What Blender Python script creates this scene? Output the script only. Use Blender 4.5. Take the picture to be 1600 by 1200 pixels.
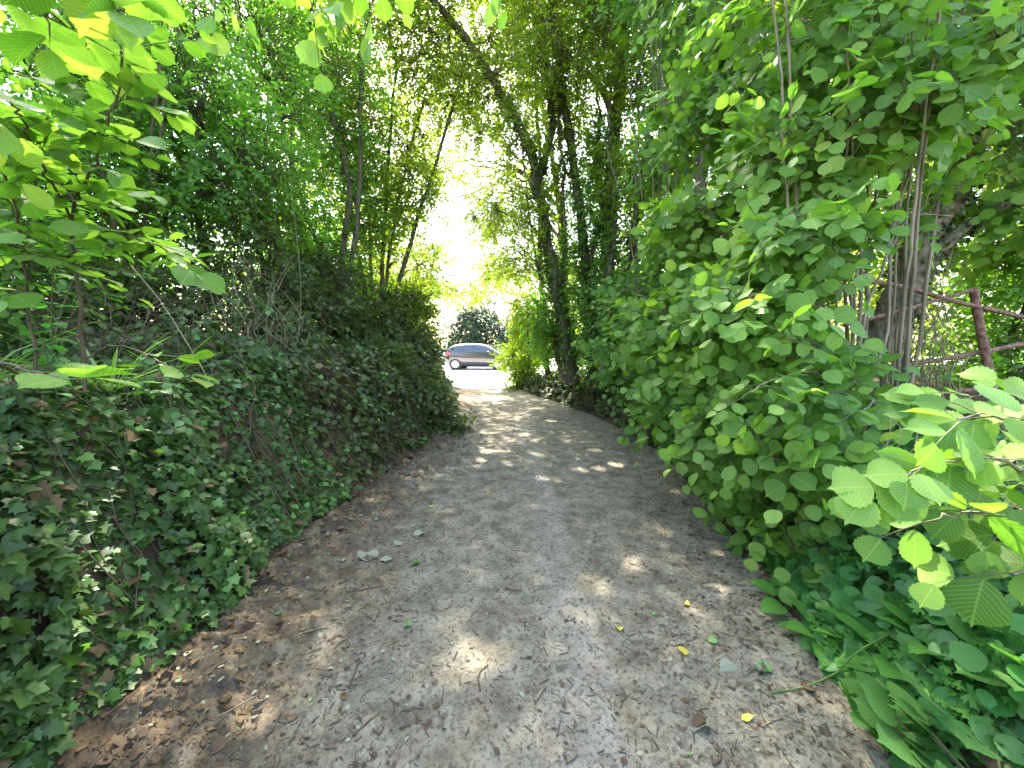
import bpy, math
import numpy as np
from mathutils import Vector

for o in list(bpy.data.objects):
    bpy.data.objects.remove(o)
SC = bpy.context.scene
COL = SC.collection

# ------------------------------------------------------------------ camera
F = 620.0                      # focal length in photograph pixels (1600 wide)
CAM = np.array([0.0, 0.0, 1.5])
PITCH = math.atan(65 / 620)
cp, sp = math.cos(PITCH), math.sin(PITCH)
cam_d = bpy.data.cameras.new('camera')
cam = bpy.data.objects.new('camera', cam_d)
COL.objects.link(cam)
cam.location = CAM
cam.rotation_euler = (math.pi / 2 - PITCH, 0, 0)
cam_d.sensor_width = 36
cam_d.lens = 36 * F / 1600
cam_d.clip_start = 0.02
cam_d.clip_end = 2000
SC.camera = cam

# ------------------------------------------------------------------ light
SUN_EL, SUN_AZ = 52.0, -17.0            # azimuth clockwise from the way the camera looks
el, az = math.radians(SUN_EL), math.radians(SUN_AZ)
SUN = np.array([math.sin(az) * math.cos(el), math.cos(az) * math.cos(el), math.sin(el)])
w = bpy.data.worlds.new('World')
SC.world = w
w.use_nodes = True
nt = w.node_tree
bg = nt.nodes['Background']
sky = nt.nodes.new('ShaderNodeTexSky')
sky.sky_type = 'NISHITA'
sky.sun_disc = False
sky.sun_elevation = el
sky.sun_rotation = az
sky.air_density = 1.3
sky.dust_density = 3.0
sky.ozone_density = 1.0
nt.links.new(sky.outputs['Color'], bg.inputs['Color'])
bg.inputs['Strength'].default_value = 0.15
sl = bpy.data.lights.new('sun', 'SUN')
sl.energy = 5.0
sl.angle = math.radians(0.5)
sl.color = (1.0, 0.93, 0.82)
so = bpy.data.objects.new('sun', sl)
COL.objects.link(so)
so.rotation_euler = Vector(SUN).to_track_quat('Z', 'Y').to_euler()
so.location = (-10, 20, 30)
SC.view_settings.view_transform = 'Standard'
SC.view_settings.look = 'None'
SC.view_settings.gamma = 1.0
SC.view_settings.exposure = 3.2
cy = SC.cycles
cy.max_bounces = 10
cy.diffuse_bounces = 7
cy.glossy_bounces = 3
cy.transmission_bounces = 4
cy.sample_clamp_indirect = 8
cy.use_denoising = True
cy.caustics_reflective = False
cy.caustics_refractive = False


# ------------------------------------------------------------------ helpers
def at(px, py, d):
    """World point seen at photograph pixel (px, py) at depth d."""
    u, v = (px - 800) / F, (600 - py) / F
    return CAM + d * np.array([u, cp + v * sp, -sp + v * cp])


def nrm(a):
    return a / np.maximum(np.linalg.norm(a, axis=-1, keepdims=True), 1e-9)


def rng(seed):
    return np.random.default_rng(seed)


def hash2(i, j, seed):
    i = i.astype(np.int64).astype(np.uint64); j = j.astype(np.int64).astype(np.uint64)
    h = (i * np.uint64(374761393) + j * np.uint64(668265263) + np.uint64(seed * 982451653 + 12345)) & np.uint64(0xFFFFFFFF)
    h = ((h ^ (h >> np.uint64(13))) * np.uint64(1274126177)) & np.uint64(0xFFFFFFFF)
    h = h ^ (h >> np.uint64(16))
    return (h & np.uint64(0xFFFFFF)).astype(np.float64) / 0xFFFFFF


def noise2(x, y, seed=0):
    xi, yi = np.floor(x), np.floor(y)
    fx, fy = x - xi, y - yi
    fx = fx * fx * (3 - 2 * fx); fy = fy * fy * (3 - 2 * fy)
    a, b = hash2(xi, yi, seed), hash2(xi + 1, yi, seed)
    c, d = hash2(xi, yi + 1, seed), hash2(xi + 1, yi + 1, seed)
    return (a * (1 - fx) + b * fx) * (1 - fy) + (c * (1 - fx) + d * fx) * fy - 0.5


def fbm(x, y, octs=4, seed=0):
    s, a = 0, 1.0
    for k in range(octs):
        s = s + a * noise2(x * 2 ** k + 17.3 * k, y * 2 ** k - 9.1 * k, seed + k)
        a *= .5
    return s


def sstep(a, b, x):
    t = np.clip((x - a) / (b - a), 0, 1)
    return t * t * (3 - 2 * t)


class G:
    """Collects faces for ONE mesh object."""
    def __init__(s):
        s.v, s.l, s.t, s.m, s.uv, s.n = [], [], [], [], [], 0

    def add(s, v, l, t, m=0, uv=None):
        v = np.asarray(v, np.float32).reshape(-1, 3)
        l = np.asarray(l, np.int64).ravel()
        t = np.asarray(t, np.int64).ravel()
        if not len(t):
            return
        s.v.append(v); s.l.append(l + s.n); s.t.append(t)
        s.m.append(np.full(len(t), m) if np.isscalar(m) else np.asarray(m))
        s.uv.append(np.zeros((len(l), 2), np.float32) if uv is None else np.asarray(uv, np.float32))
        s.n += len(v)

    def poly(s, v, faces, m=0):
        s.add(v, [i for f in faces for i in f], [len(f) for f in faces], m)

    def build(s, name, mats, parent=None, origin=(0, 0, 0), smooth=True):
        me = bpy.data.meshes.new(name)
        V = np.concatenate(s.v) - np.asarray(origin, np.float32)
        L = np.concatenate(s.l); T = np.concatenate(s.t)
        me.vertices.add(len(V)); me.vertices.foreach_set('co', V.astype(np.float32).ravel())
        me.loops.add(len(L)); me.loops.foreach_set('vertex_index', L.astype(np.int32))
        me.polygons.add(len(T))
        st = np.concatenate([[0], np.cumsum(T)[:-1]])
        me.polygons.foreach_set('loop_start', st.astype(np.int32))
        me.polygons.foreach_set('material_index', np.concatenate(s.m).astype(np.int32))
        me.polygons.foreach_set('use_smooth', np.full(len(T), smooth, bool))
        uvl = me.uv_layers.new(name='UVMap')
        uvl.data.foreach_set('uv', np.concatenate(s.uv).ravel())
        me.update(calc_edges=True)
        me.validate()
        for m in (mats if isinstance(mats, (list, tuple)) else [mats]):
            me.materials.append(m)
        o = bpy.data.objects.new(name, me)
        COL.objects.link(o)
        if parent is not None:
            o.parent = parent
        else:
            o.location = origin
        return o


def tag(o, label=None, cat=None, group=None, kind=None):
    for k, v in (('label', label), ('category', cat), ('group', group), ('kind', kind)):
        if v:
            o[k] = v
    return o


def thing(name, label, cat, loc, group=None, rz=0.0):
    o = bpy.data.objects.new(name, None)
    o.empty_display_size = .2
    COL.objects.link(o)
    o.location = loc
    o.rotation_euler = (0, 0, rz)
    return tag(o, label, cat, group)


def catmull(pts, n):
    P = np.asarray(pts, float)
    P = np.vstack([2 * P[0] - P[1], P, 2 * P[-1] - P[-2]])
    m = len(P) - 3
    ts = np.linspace(0, m - 1e-6, n)
    i = ts.astype(int); t = (ts - i)[:, None]
    a, b, c, d = P[i], P[i + 1], P[i + 2], P[i + 3]
    return .5 * (2 * b + (c - a) * t + (2 * a - 5 * b + 4 * c - d) * t ** 2 + (3 * b - a - 3 * c + d) * t ** 3)


def tubes(g, P, R, sides=5, m=0, lump=0.0, seed=1):
    """P (N,K,3), R (N,K): tapered tubes."""
    P = np.asarray(P, float); R = np.asarray(R, float)
    if P.ndim == 2:
        P, R = P[None], R[None]
    N, K, _ = P.shape
    if not N:
        return
    T = nrm(np.gradient(P, axis=1))
    ref = np.array([.83, .31, .12])
    U = nrm(np.cross(T, ref)); W = np.cross(T, U)
    a = np.arange(sides) / sides * 2 * np.pi
    rr = R[:, :, None]
    if lump:
        r_ = rng(seed)
        rr = rr * (1 + lump * r_.normal(size=(N, K, sides)).clip(-2, 2))
    else:
        rr = np.repeat(rr, sides, 2)
    V = P[:, :, None] + rr[..., None] * (np.cos(a)[:, None] * U[:, :, None] + np.sin(a)[:, None] * W[:, :, None])
    base = (np.arange(N) * K * sides)[:, None, None]
    k = np.arange(K - 1)[None, :, None] * sides
    s0 = np.arange(sides)[None, None]; s1 = (s0 + 1) % sides
    q = np.stack([base + k + s0, base + k + s1, base + k + sides + s1, base + k + sides + s0], -1)
    g.add(V, q.ravel(), np.full(N * (K - 1) * sides, 4), m)


def bez(A, B, C, k, jit=0, r_=None):
    t = np.linspace(0, 1, k)[None, :, None]
    P = (1 - t) ** 2 * A[:, None] + 2 * t * (1 - t) * B[:, None] + t ** 2 * C[:, None]
    if jit and r_ is not None:
        ln = np.linalg.norm(C - A, axis=1)[:, None, None]
        P = P + r_.normal(size=P.shape) * jit * ln * np.sin(np.pi * t)
    return P


# ------------------------------------------------------------------ leaf templates
def leaf_strip(st, fold=.15, curl=.18, sweep=0.0, wave=0.0):
    """Leaf along +Y with a midrib fold: st = [(t, half width)], last one is the tip."""
    v, f = [], []
    n = len(st) - 1
    for i, (t, wd) in enumerate(st[:-1]):
        z = -curl * t * t
        wv = wave * math.sin(i * 2.4)
        v += [(-wd, t + sweep * wd, z + fold * wd + wv), (0, t, z), (wd, t + sweep * wd, z + fold * wd - wv)]
    v.append((0, st[-1][0], -curl * st[-1][0] ** 2))
    for i in range(n - 1):
        a, b = 3 * i, 3 * i + 3
        f += [(a, a + 1, b + 1, b), (a + 1, a + 2, b + 2, b + 1)]
    a = 3 * (n - 1)
    f += [(a, a + 1, 3 * n), (a + 1, a + 2, 3 * n)]
    return pack(v, f)


def leaf_star(half, ctr=(0, .32), up=.05, droop=.12):
    """Lobed leaf: right half outline base->tip mirrored, fanned about a centre."""
    out = [(x, y) for x, y in half] + [(-x, y) for x, y in half[-2:0:-1]]
    v = [(ctr[0], ctr[1], up)] + [(x, y, -droop * (x * x + .6 * max(0, y - .3) ** 2)) for x, y in out]
    n = len(out)
    f = [(0, 1 + i, 1 + (i + 1) % n) for i in range(n)]
    return pack(v, f)


def pack(v, f):
    v = np.array(v, float)
    l = np.array([i for q in f for i in q]); t = np.array([len(q) for q in f])
    uv = np.stack([v[l, 0] + .5, v[l, 1]], -1)
    return v, l, t, uv


def teeth(st, amp):
    out = []
    for i in range(len(st) - 1):
        (t0, w0), (t1, w1) = st[i], st[i + 1]
        out.append((t0, w0))
        if i < len(st) - 2 and i > 0:
            tm, wm = (t0 + t1) / 2, (w0 + w1) / 2
            out.append((tm - .012, wm + amp)); out.append((tm + .012, wm - amp * .6))
    out.append(st[-1])
    return out


HAZ = [(0.0, .07), (.04, .22), (.13, .35), (.27, .44), (.42, .475), (.57, .46), (.7, .39), (.81, .27), (.89, .13), (.95, .06), (1.09, 0)]
T_HAZ_HI = leaf_strip(teeth(HAZ, .03), fold=.15, curl=.13, sweep=.25, wave=.008)
T_HAZ = leaf_strip([(0, .07), (.05, .25), (.17, .38), (.20, .36), (.36, .46), (.40, .435), (.55, .475), (.59, .44), (.71, .40), (.75, .35), (.84, .21), (.91, .09), (1, 0)], .16, .2, .28, .02)
T_HAZ_LO = leaf_strip([(0, .1), (.2, .42), (.6, .44), (1, 0)], .16, .2, .1)
T_OVAL = leaf_strip([(0, .05), (.3, .3), (.65, .27), (1, 0)], .2, .2, .1)
T_OVAL_LO = leaf_strip([(.0, .03), (.42, .34), (1, 0)], .22, .15, .1)
T_MAPLE = leaf_star([(0, 0), (.25, -.04), (.52, .18), (.3, .34), (.48, .68), (.17, .62), (0, 1)], (0, .35), .06, .25)
T_IVY = leaf_star([(0, .06), (.16, -.06), (.36, -.02), (.52, .12), (.36, .27), (.38, .36), (.55, .56), (.33, .58), (.2, .72), (.1, .9), (0, 1.02)], (0, .3), .05, .22)
T_IVY_LO = leaf_star([(0, .05), (.3, -.05), (.5, .12), (.32, .34), (.5, .56), (.18, .7), (0, 1)], (0, .32), .05, .25)
T_DOCK = leaf_strip([(0, .06), (.05, .2), (.17, .30), (.32, .345), (.48, .335), (.63, .28), (.77, .19), (.88, .10), (.95, .04), (1, 0)], .10, .28, .05, .012)
T_NETTLE = leaf_strip(teeth([(0, .06), (.1, .24), (.28, .3), (.5, .24), (.72, .14), (.88, .06), (1, 0)], .025), .18, .25, .1)
T_HERB = leaf_star([(0, .25), (.12, .1), (.5, -.05), (.42, .12), (.62, .2), (.28, .3), (.6, .5), (.46, .56), (.5, .78), (.17, .56), (.2, .78), (.1, .8), (0, 1)], (0, .32), .03, .15)
T_BRAM = leaf_strip(teeth([(0, .06), (.08, .24), (.25, .34), (.45, .35), (.65, .27), (.82, .14), (.93, .05), (1, 0)], .02), .2, .2, .15, .015)
T_PINNA = leaf_strip(teeth([(0, .06), (.1, .12), (.3, .13), (.5, .11), (.7, .08), (.9, .04), (1, 0)], .02), .1, .15, .1)
T_BLADE = leaf_strip([(0, .012), (.25, .016), (.5, .014), (.75, .01), (1, 0)], .5, .45)

# sun gaps: openings in the canopy through which sunlight reaches these spots of the path
HOLES = []       # (point, radius)


def gap(px, py, rad, ddx=0.0, ddy=0.0):
    d = 1.5 / ((py - 535) / F)
    p = at(px, py, d)
    HOLES.append((np.array([p[0] + ddx, p[1] + ddy, 0.0]), rad * .55))


for q in ((690, 1015, .10), (720, 1020, .11), (752, 1010, .07), (775, 1012, .05), (708, 957, .075), (700, 975, .05), (648, 1045, .045), (730, 1000, .05),
          (932, 900, .075), (918, 899, .05), (1030, 820, .08), (985, 874, .05), (1120, 860, .03),
          (970, 798, .05), (845, 743, .08), (868, 744, .06), (905, 729, .10), (935, 727, .08), (962, 723, .10), (1000, 746, .09), (760, 702, .12), (752, 713, .10),
          (840, 706, .08), (930, 700, .10), (820, 676, .10), (860, 655, .12), (790, 645, .16), (840, 636, .2), (780, 628, .25), (1055, 765, .06), (655, 745, .05), (640, 730, .05)):
    gap(*q)


def sun_open(P):
    """True where a leaf at P does not stand in one of the gaps."""
    ok = np.ones(len(P), bool)
    for p, rd in HOLES:
        d = P - p
        t = d @ SUN
        dist2 = np.einsum('ij,ij->i', d, d) - t * t
        ok &= ~((t > .8) & (dist2 < (rd + .04) ** 2))
    return ok


def leaves(g, P, D, N, S, tpl, m=0, seed=0, wvar=.18, holes=True):
    """Place leaves: base P, direction D, upper side N, length S."""
    if not len(P):
        return
    tv, tl, tt, tuv = tpl
    r_ = rng(seed + 991)
    if holes:
        k = sun_open(P + nrm(D) * S[:, None] * .5)
        P, D, N, S = P[k], D[k], N[k], S[k]
    n = len(P)
    Y = nrm(D)
    Z = nrm(N - np.sum(N * Y, 1, keepdims=True) * Y)
    X = np.cross(Y, Z)
    wx = (1 + wvar * r_.normal(size=n)).clip(.6, 1.5)
    wz = r_.uniform(.2, 1.7, n)
    V = P[:, None] + S[:, None, None] * (tv[None, :, 0, None] * (wx[:, None] * X)[:, None] + tv[None, :, 1, None] * Y[:, None] + tv[None, :, 2, None] * (wz[:, None] * Z)[:, None])
    L = tl[None] + (np.arange(n) * len(tv))[:, None]
    g.add(V, L, np.tile(tt, n), m, np.tile(tuv, (n, 1)))


def sprig_leaves(g, O, A, U, Ls, nl, size, tpl, mleaf=0, mtwig=None, seed=0, droop=.18, hang=.25, spread=.85, tw_r=.0022, tilt=.35, holes=True):
    """Leafy shoots: origin O, axis A, upper side U, length Ls; nl alternate leaves and a terminal one."""
    r_ = rng(seed)
    n = len(O)
    if not n:
        return
    A = nrm(A); U = nrm(U - np.sum(U * A, 1, keepdims=True) * A)
    Sd = np.cross(A, U)
    Ls = np.broadcast_to(Ls, (n,)).astype(float)
    t = (np.arange(nl) + .6) / nl
    tt = np.clip(t[None] + r_.normal(size=(n, nl)) * .03, .05, 1)
    pos = O[:, None] + A[:, None] * (Ls[:, None] * tt)[..., None] - np.array([0, 0, 1.0]) * (droop * Ls[:, None] * tt ** 2)[..., None]
    side = np.where(np.arange(nl) % 2 == 0, 1.0, -1.0)[None, :, None] * np.ones((n, nl, 1))
    side[:, -1] *= .15
    fw = .35 + .5 * tt[..., None]
    D = nrm(fw * A[:, None] + side * spread * Sd[:, None] + np.array([0, 0, -hang]) + .28 * r_.normal(size=(n, nl, 3)))
    Nn = nrm(U[:, None] + tilt * r_.normal(size=(n, nl, 3)))
    S = size * (.62 + .5 * np.sin(np.pi * np.clip(tt * .85 + .05, 0, 1))) * r_.uniform(.75, 1.2, (n, nl))
    pet = pos + D * (S * .12)[..., None]
    keep = r_.random(n * nl) > .06
    leaves(g, pet.reshape(-1, 3)[keep], D.reshape(-1, 3)[keep], Nn.reshape(-1, 3)[keep], S.ravel()[keep], tpl, mleaf, seed, holes=holes)
    if mtwig is not None:
        ts = np.linspace(0, 1, 4)
        P = O[:, None] + A[:, None] * (Ls[:, None] * ts)[..., None] - np.array([0, 0, 1.0]) * (droop * Ls[:, None] * ts ** 2)[..., None]
        tubes(g, P, np.broadcast_to(tw_r * (1.2 - ts), (n, 4)), 3, mtwig)


# ------------------------------------------------------------------ materials
def newmat(name):
    m = bpy.data.materials.new(name)
    m.use_nodes = True
    m.node_tree.nodes.clear()
    N = m.node_tree.nodes; Lk = m.node_tree.links

    def nd(t, **kw):
        x = N.new('ShaderNode' + t)
        for k, v in kw.items():
            if k in x.inputs.keys():
                x.inputs[k].default_value = v
            else:
                setattr(x, k, v)
        return x

    def ln(a, b):
        Lk.new(a, b)
    out = nd('OutputMaterial')
    return m, nd, ln, out


def ramp(nd, stops):
    r = nd('ValToRGB')
    e = r.color_ramp.elements
    while len(e) < len(stops):
        e.new(.5)
    for i, (p, c) in enumerate(stops):
        e[i].position = p
        e[i].color = (*c, 1)
    return r


def leafmat(name, cols, trans, tw=.42, rough=.42, spec=.35, vein=0.0, patch=.9, blemish=0.0):
    """Leaf: gloss + diffuse + light coming through. cols dark..light, trans = colour of light passing through."""
    m, nd, ln, out = newmat(name)
    geo = nd('NewGeometry')
    tc = nd('TexCoord')
    no = nd('TexNoise', Scale=patch, Detail=2.0)
    ln(tc.outputs['Object'], no.inputs['Vector'])
    ad = nd('Math', operation='MULTIPLY_ADD')
    ln(geo.outputs['Random Per Island'], ad.inputs[0]); ad.inputs[1].default_value = .62
    sb = nd('Math', operation='MULTIPLY_ADD'); ln(no.outputs['Fac'], sb.inputs[0]); sb.inputs[1].default_value = .9; sb.inputs[2].default_value = -.26
    ln(sb.outputs[0], ad.inputs[2])
    k = len(cols)
    rp = ramp(nd, [(i / (k - 1), c) for i, c in enumerate(cols)])
    ln(ad.outputs[0], rp.inputs['Fac'])
    col = rp.outputs['Color']
    mul = nd('MixRGB', blend_type='MULTIPLY', Fac=1.0)
    bump = None
    if vein:
        uv = nd('UVMap')
        sx = nd('SeparateXYZ'); ln(uv.outputs['UV'], sx.inputs[0])
        a1 = nd('Math', operation='SUBTRACT'); ln(sx.outputs['X'], a1.inputs[0]); a1.inputs[1].default_value = .5
        a2 = nd('Math', operation='ABSOLUTE'); ln(a1.outputs[0], a2.inputs[0])
        a3 = nd('Math', operation='MULTIPLY_ADD'); ln(a2.outputs[0], a3.inputs[0]); a3.inputs[1].default_value = -.95
        n3 = nd('TexNoise', Scale=18.0, Detail=1.0); ln(tc.outputs['Object'], n3.inputs['Vector'])
        n4 = nd('Math', operation='MULTIPLY_ADD'); ln(n3.outputs['Fac'], n4.inputs[0]); n4.inputs[1].default_value = .16; ln(sx.outputs['Y'], n4.inputs[2])
        ln(n4.outputs[0], a3.inputs[2])
        a4 = nd('Math', operation='MULTIPLY'); ln(a3.outputs[0], a4.inputs[0]); a4.inputs[1].default_value = 2 * math.pi * 9
        a5 = nd('Math', operation='SINE'); ln(a4.outputs[0], a5.inputs[0])
        a6 = nd('MapRange'); ln(a5.outputs[0], a6.inputs['Value'])
        a6.inputs['From Min'].default_value = .80; a6.inputs['From Max'].default_value = 1.0
        mr = nd('MapRange'); ln(a2.outputs[0], mr.inputs['Value'])
        mr.inputs['From Min'].default_value = .022; mr.inputs['From Max'].default_value = .006
        mx = nd('Math', operation='MAXIMUM'); ln(a6.outputs[0], mx.inputs[0]); ln(mr.outputs[0], mx.inputs[1])
        vm = nd('MixRGB', blend_type='MIX'); ln(col, vm.inputs['Color1'])
        lt = tuple(min(1, c * 1.7 + .03) for c in cols[-1])
        vm.inputs['Color2'].default_value = (*lt, 1)
        vs = nd('Math', operation='MULTIPLY'); ln(mx.outputs[0], vs.inputs[0]); vs.inputs[1].default_value = .2 * vein
        ln(vs.outputs[0], vm.inputs['Fac'])
        col = vm.outputs['Color']
        bump = nd('Bump', Strength=.14 * vein, Distance=.004)
        ln(a6.outputs[0], bump.inputs['Height'])
    if blemish:
        n2 = nd('TexNoise', Scale=55.0, Detail=2.0); ln(tc.outputs['Object'], n2.inputs['Vector'])
        r2 = nd('MapRange'); ln(n2.outputs['Fac'], r2.inputs['Value'])
        r2.inputs['From Min'].default_value = .68; r2.inputs['From Max'].default_value = .76
        b2 = nd('MixRGB'); ln(col, b2.inputs['Color1']); b2.inputs['Color2'].default_value = (.16, .11, .04, 1)
        b3 = nd('Math', operation='MULTIPLY'); ln(r2.outputs[0], b3.inputs[0]); b3.inputs[1].default_value = blemish
        ln(b3.outputs[0], b2.inputs['Fac']); col = b2.outputs['Color']
    pb = nd('BsdfPrincipled'); pb.inputs['Roughness'].default_value = rough
    pb.inputs['Specular IOR Level'].default_value = spec
    ln(col, pb.inputs['Base Color'])
    tr = nd('BsdfTranslucent')
    ln(col, mul.inputs['Color1']); mul.inputs['Color2'].default_value = (*trans, 1)
    ln(mul.outputs['Color'], tr.inputs['Color'])
    if bump:
        ln(bump.outputs[0], pb.inputs['Normal'])
    ms = nd('MixShader', Fac=tw)
    ln(pb.outputs[0], ms.inputs[1]); ln(tr.outputs[0], ms.inputs[2]); ln(ms.outputs[0], out.inputs['Surface'])
    return m


def barkmat(name, c1, c2, scale=14.0, stretch=.18, rough=.9, bump=.6, green=0.0):
    m, nd, ln, out = newmat(name)
    tc = nd('TexCoord')
    mp = nd('Mapping'); mp.inputs['Scale'].default_value = (1, 1, stretch)
    ln(tc.outputs['Object'], mp.inputs[0])
    no = nd('TexNoise', Scale=scale, Detail=5.0, Roughness=.65); ln(mp.outputs[0], no.inputs['Vector'])
    rp = ramp(nd, [(.33, c1), (.68, c2)]); ln(no.outputs['Fac'], rp.inputs[0])
    col = rp.outputs[0]
    if green:
        n2 = nd('TexNoise', Scale=3.0, Detail=3.0); ln(tc.outputs['Object'], n2.inputs['Vector'])
        mr = nd('MapRange'); ln(n2.outputs[0], mr.inputs[0]); mr.inputs[1].default_value = .45; mr.inputs[2].default_value = .7; mr.inputs[4].default_value = green
        mx = nd('MixRGB'); ln(mr.outputs[0], mx.inputs[0]); ln(col, mx.inputs[1]); mx.inputs[2].default_value = (.07, .09, .03, 1)
        col = mx.outputs[0]
    pb = nd('BsdfPrincipled', Roughness=rough); pb.inputs['Specular IOR Level'].default_value = .25
    ln(col, pb.inputs['Base Color'])
    if bump:
        b = nd('Bump', Strength=bump, Distance=.02); ln(no.outputs['Fac'], b.inputs['Height']); ln(b.outputs[0], pb.inputs['Normal'])
    ln(pb.outputs[0], out.inputs[0])
    return m


def plain(name, col, rough=.5, metal=0.0, spec=.5, coat=0.0, vary=0.0, vscale=20.0, col2=None, bump=0.0):
    m, nd, ln, out = newmat(name)
    pb = nd('BsdfPrincipled', Roughness=rough, Metallic=metal)
    pb.inputs['Specular IOR Level'].default_value = spec
    pb.inputs['Coat Weight'].default_value = coat
    pb.inputs['Base Color'].default_value = (*col, 1)
    if col2 is not None:
        tc = nd('TexCoord'); no = nd('TexNoise', Scale=vscale, Detail=4.0, Roughness=.65); ln(tc.outputs['Object'], no.inputs['Vector'])
        rp = ramp(nd, [(.36, col), (.66, col2)]); ln(no.outputs[0], rp.inputs[0]); ln(rp.outputs[0], pb.inputs['Base Color'])
        if bump:
            b = nd('Bump', Strength=bump, Distance=.01); ln(no.outputs[0], b.inputs['Height']); ln(b.outputs[0], pb.inputs['Normal'])
    ln(pb.outputs[0], out.inputs[0])
    return m


GT = (1.7, 2.1, .75)     # tint of light passing through green leaves
M = {}
M['hazel'] = leafmat('hazel_leaf', [(.046, .112, .017), (.075, .16, .024), (.11, .215, .032), (.17, .28, .052), (.29, .33, .07)], (1.8, 2.1, .75), .42, .52, .28, vein=1.0, blemish=.5)
M['hazel_far'] = leafmat('hazel_leaf_plain', [(.048, .110, .018), (.095, .19, .028), (.165, .265, .05)], (1.8, 2.1, .75), .42, .52, .28)
M['maple'] = leafmat('field_maple_leaf', [(.065, .098, .014), (.112, .165, .020), (.18, .24, .034)], (2.4, 2.45, .6), .62, .42, .4)
M['elm'] = leafmat('small_hedgerow_leaf', [(.060, .135, .022), (.115, .225, .034), (.19, .31, .058)], (2.1, 2.4, .9), .56, .45, .4)
M['yellowlit'] = leafmat('sunlit_tint_leaf', [(.09, .15, .02), (.14, .21, .03), (.19, .25, .04)], (2.2, 2.2, .5), .66, .5, .3)  # yellow of the sun shining through is mixed into these leaf colours
M['ivy'] = leafmat('ivy_leaf', [(.026, .052, .013), (.048, .092, .019), (.088, .155, .032)], (1.3, 1.6, .6), .25, .46, .28, vein=.35, blemish=.4)
M['ivy_dark'] = leafmat('old_ivy_leaf', [(.034, .046, .013), (.055, .074, .018), (.095, .12, .030)], (1.4, 1.5, .6), .28, .45, .3)
M['deadivy'] = leafmat('dead_ivy_leaf', [(.07, .045, .02), (.13, .085, .04), (.20, .15, .07)], (1.2, 1, .6), .2, .6, .2)
M['newivy'] = leafmat('young_ivy_leaf', [(.07, .15, .03), (.11, .21, .05), (.14, .26, .06)], GT, .35, .4, .35, vein=.4)
M['bramble'] = leafmat('bramble_leaf', [(.045, .066, .018), (.070, .100, .024), (.115, .155, .038)], (1.5, 1.6, .6), .38, .45, .3, vein=.6)
M['bramble_lush'] = leafmat('lush_bramble_leaf', [(.038, .105, .032), (.065, .155, .040), (.10, .21, .05)], GT, .32, .45, .35, vein=1.0, blemish=.4)
M['nettle'] = leafmat('nettle_leaf', [(.035, .12, .028), (.06, .18, .04), (.09, .23, .05)], GT, .38, .5, .3, vein=.8)
M['herb'] = leafmat('herb_robert_leaf', [(.06, .17, .03), (.09, .23, .04), (.13, .29, .05)], GT, .4, .5, .3)
M['dock'] = leafmat('dock_leaf', [(.045, .14, .025), (.07, .19, .03), (.11, .25, .045)], GT, .38, .45, .3, vein=.6, blemish=.8)
M['fern'] = leafmat('fern_leaf', [(.05, .12, .02), (.08, .17, .03), (.12, .22, .04)], GT, .42, .5, .3)
M['grass'] = leafmat('grass_blade', [(.07, .14, .03), (.10, .19, .04), (.18, .26, .07)], GT, .35, .45, .35)
M['conifer'] = leafmat('blue_green_leaf', [(.014, .034, .016), (.024, .055, .024), (.045, .09, .04)], (1.2, 1.5, .8), .25, .42, .45)
M['bark'] = barkmat('bark', (.042, .032, .020), (.15, .112, .068), green=.4)
M['bark_brown'] = barkmat('shaggy_bark', (.07, .052, .036), (.26, .20, .14), 22, .07, bump=1.0)
M['stem'] = barkmat('pale_hazel_stem', (.10, .075, .05), (.28, .22, .15), 18, .12, .6, .3)
M['twig'] = barkmat('twig_bark', (.045, .034, .02), (.12, .085, .05), 30, .2, .8, 0)
M['gtwig'] = barkmat('young_green_twig', (.06, .08, .03), (.14, .13, .06), 30, .2, .7, 0)
M['dead'] = barkmat('dead_twig', (.12, .09, .05), (.29, .23, .14), 25, .2, .9, 0)
M['rust'] = plain('rusty_iron', (.085, .040, .026), .85, 0, .25, 0, 1, 30, (.27, .15, .105), .8)
print('materials done')

# ------------------------------------------------------------------ the setting: path, banks, car park, field
LY, LX = [-6, 1.2, 2.5, 4.1, 5.5, 7.4, 9.5, 12, 13.4], [-1.5, -1.5, -1.62, -1.38, -1.2, -1.15, -1.35, -1.8, -2.1]
RY, RX = [-6, 1.4, 2.5, 5, 6.5, 8, 10, 12, 13.4], [1.35, 1.38, 1.66, 2.0, 1.95, 1.65, 1.05, .42, .2]


def edgeL(y): return np.interp(y, LY, LX)
def edgeR(y): return np.interp(y, RY, RX)


def bank_height(x, y):
    l = edgeL(y) - x; r = x - edgeR(y)
    hl = np.interp(y, [-6, 9, 11.5, 13.2], [1.22, 1.25, 1.0, .15])
    hr = np.interp(y, [-6, 1.0, 3, 8, 11, 13.2], [.5, .55, .9, 1.0, .8, .1])
    z = np.where(l > 0, hl * sstep(0, .8, l) + .10 * np.clip(l - .8, 0, 6) * (hl / 1.22), 0)
    z = z + np.where(r > 0, hr * (.55 * sstep(0, .55, r) + .45 * sstep(.4, 2.2, r)), 0)
    z = z + np.where((l > 0) | (r > 0), .14 * fbm(x * 1.7, y * 1.7, 4, 5) * sstep(0, .3, np.maximum(l, r)), 0)
    z = z + np.where((l > 0) | (r > 0), .03 * sstep(.3, 0, np.maximum(l, r)), 0)
    k = ((l > 0) | (r > 0)) * sstep(0, .08, np.maximum(l, r)) * sstep(7, 4, y)
    return z + k * (.05 * np.abs(fbm(x * 7, y * 7, 3, 8)) + .03 * fbm(x * 16, y * 16, 2, 9))


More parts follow.
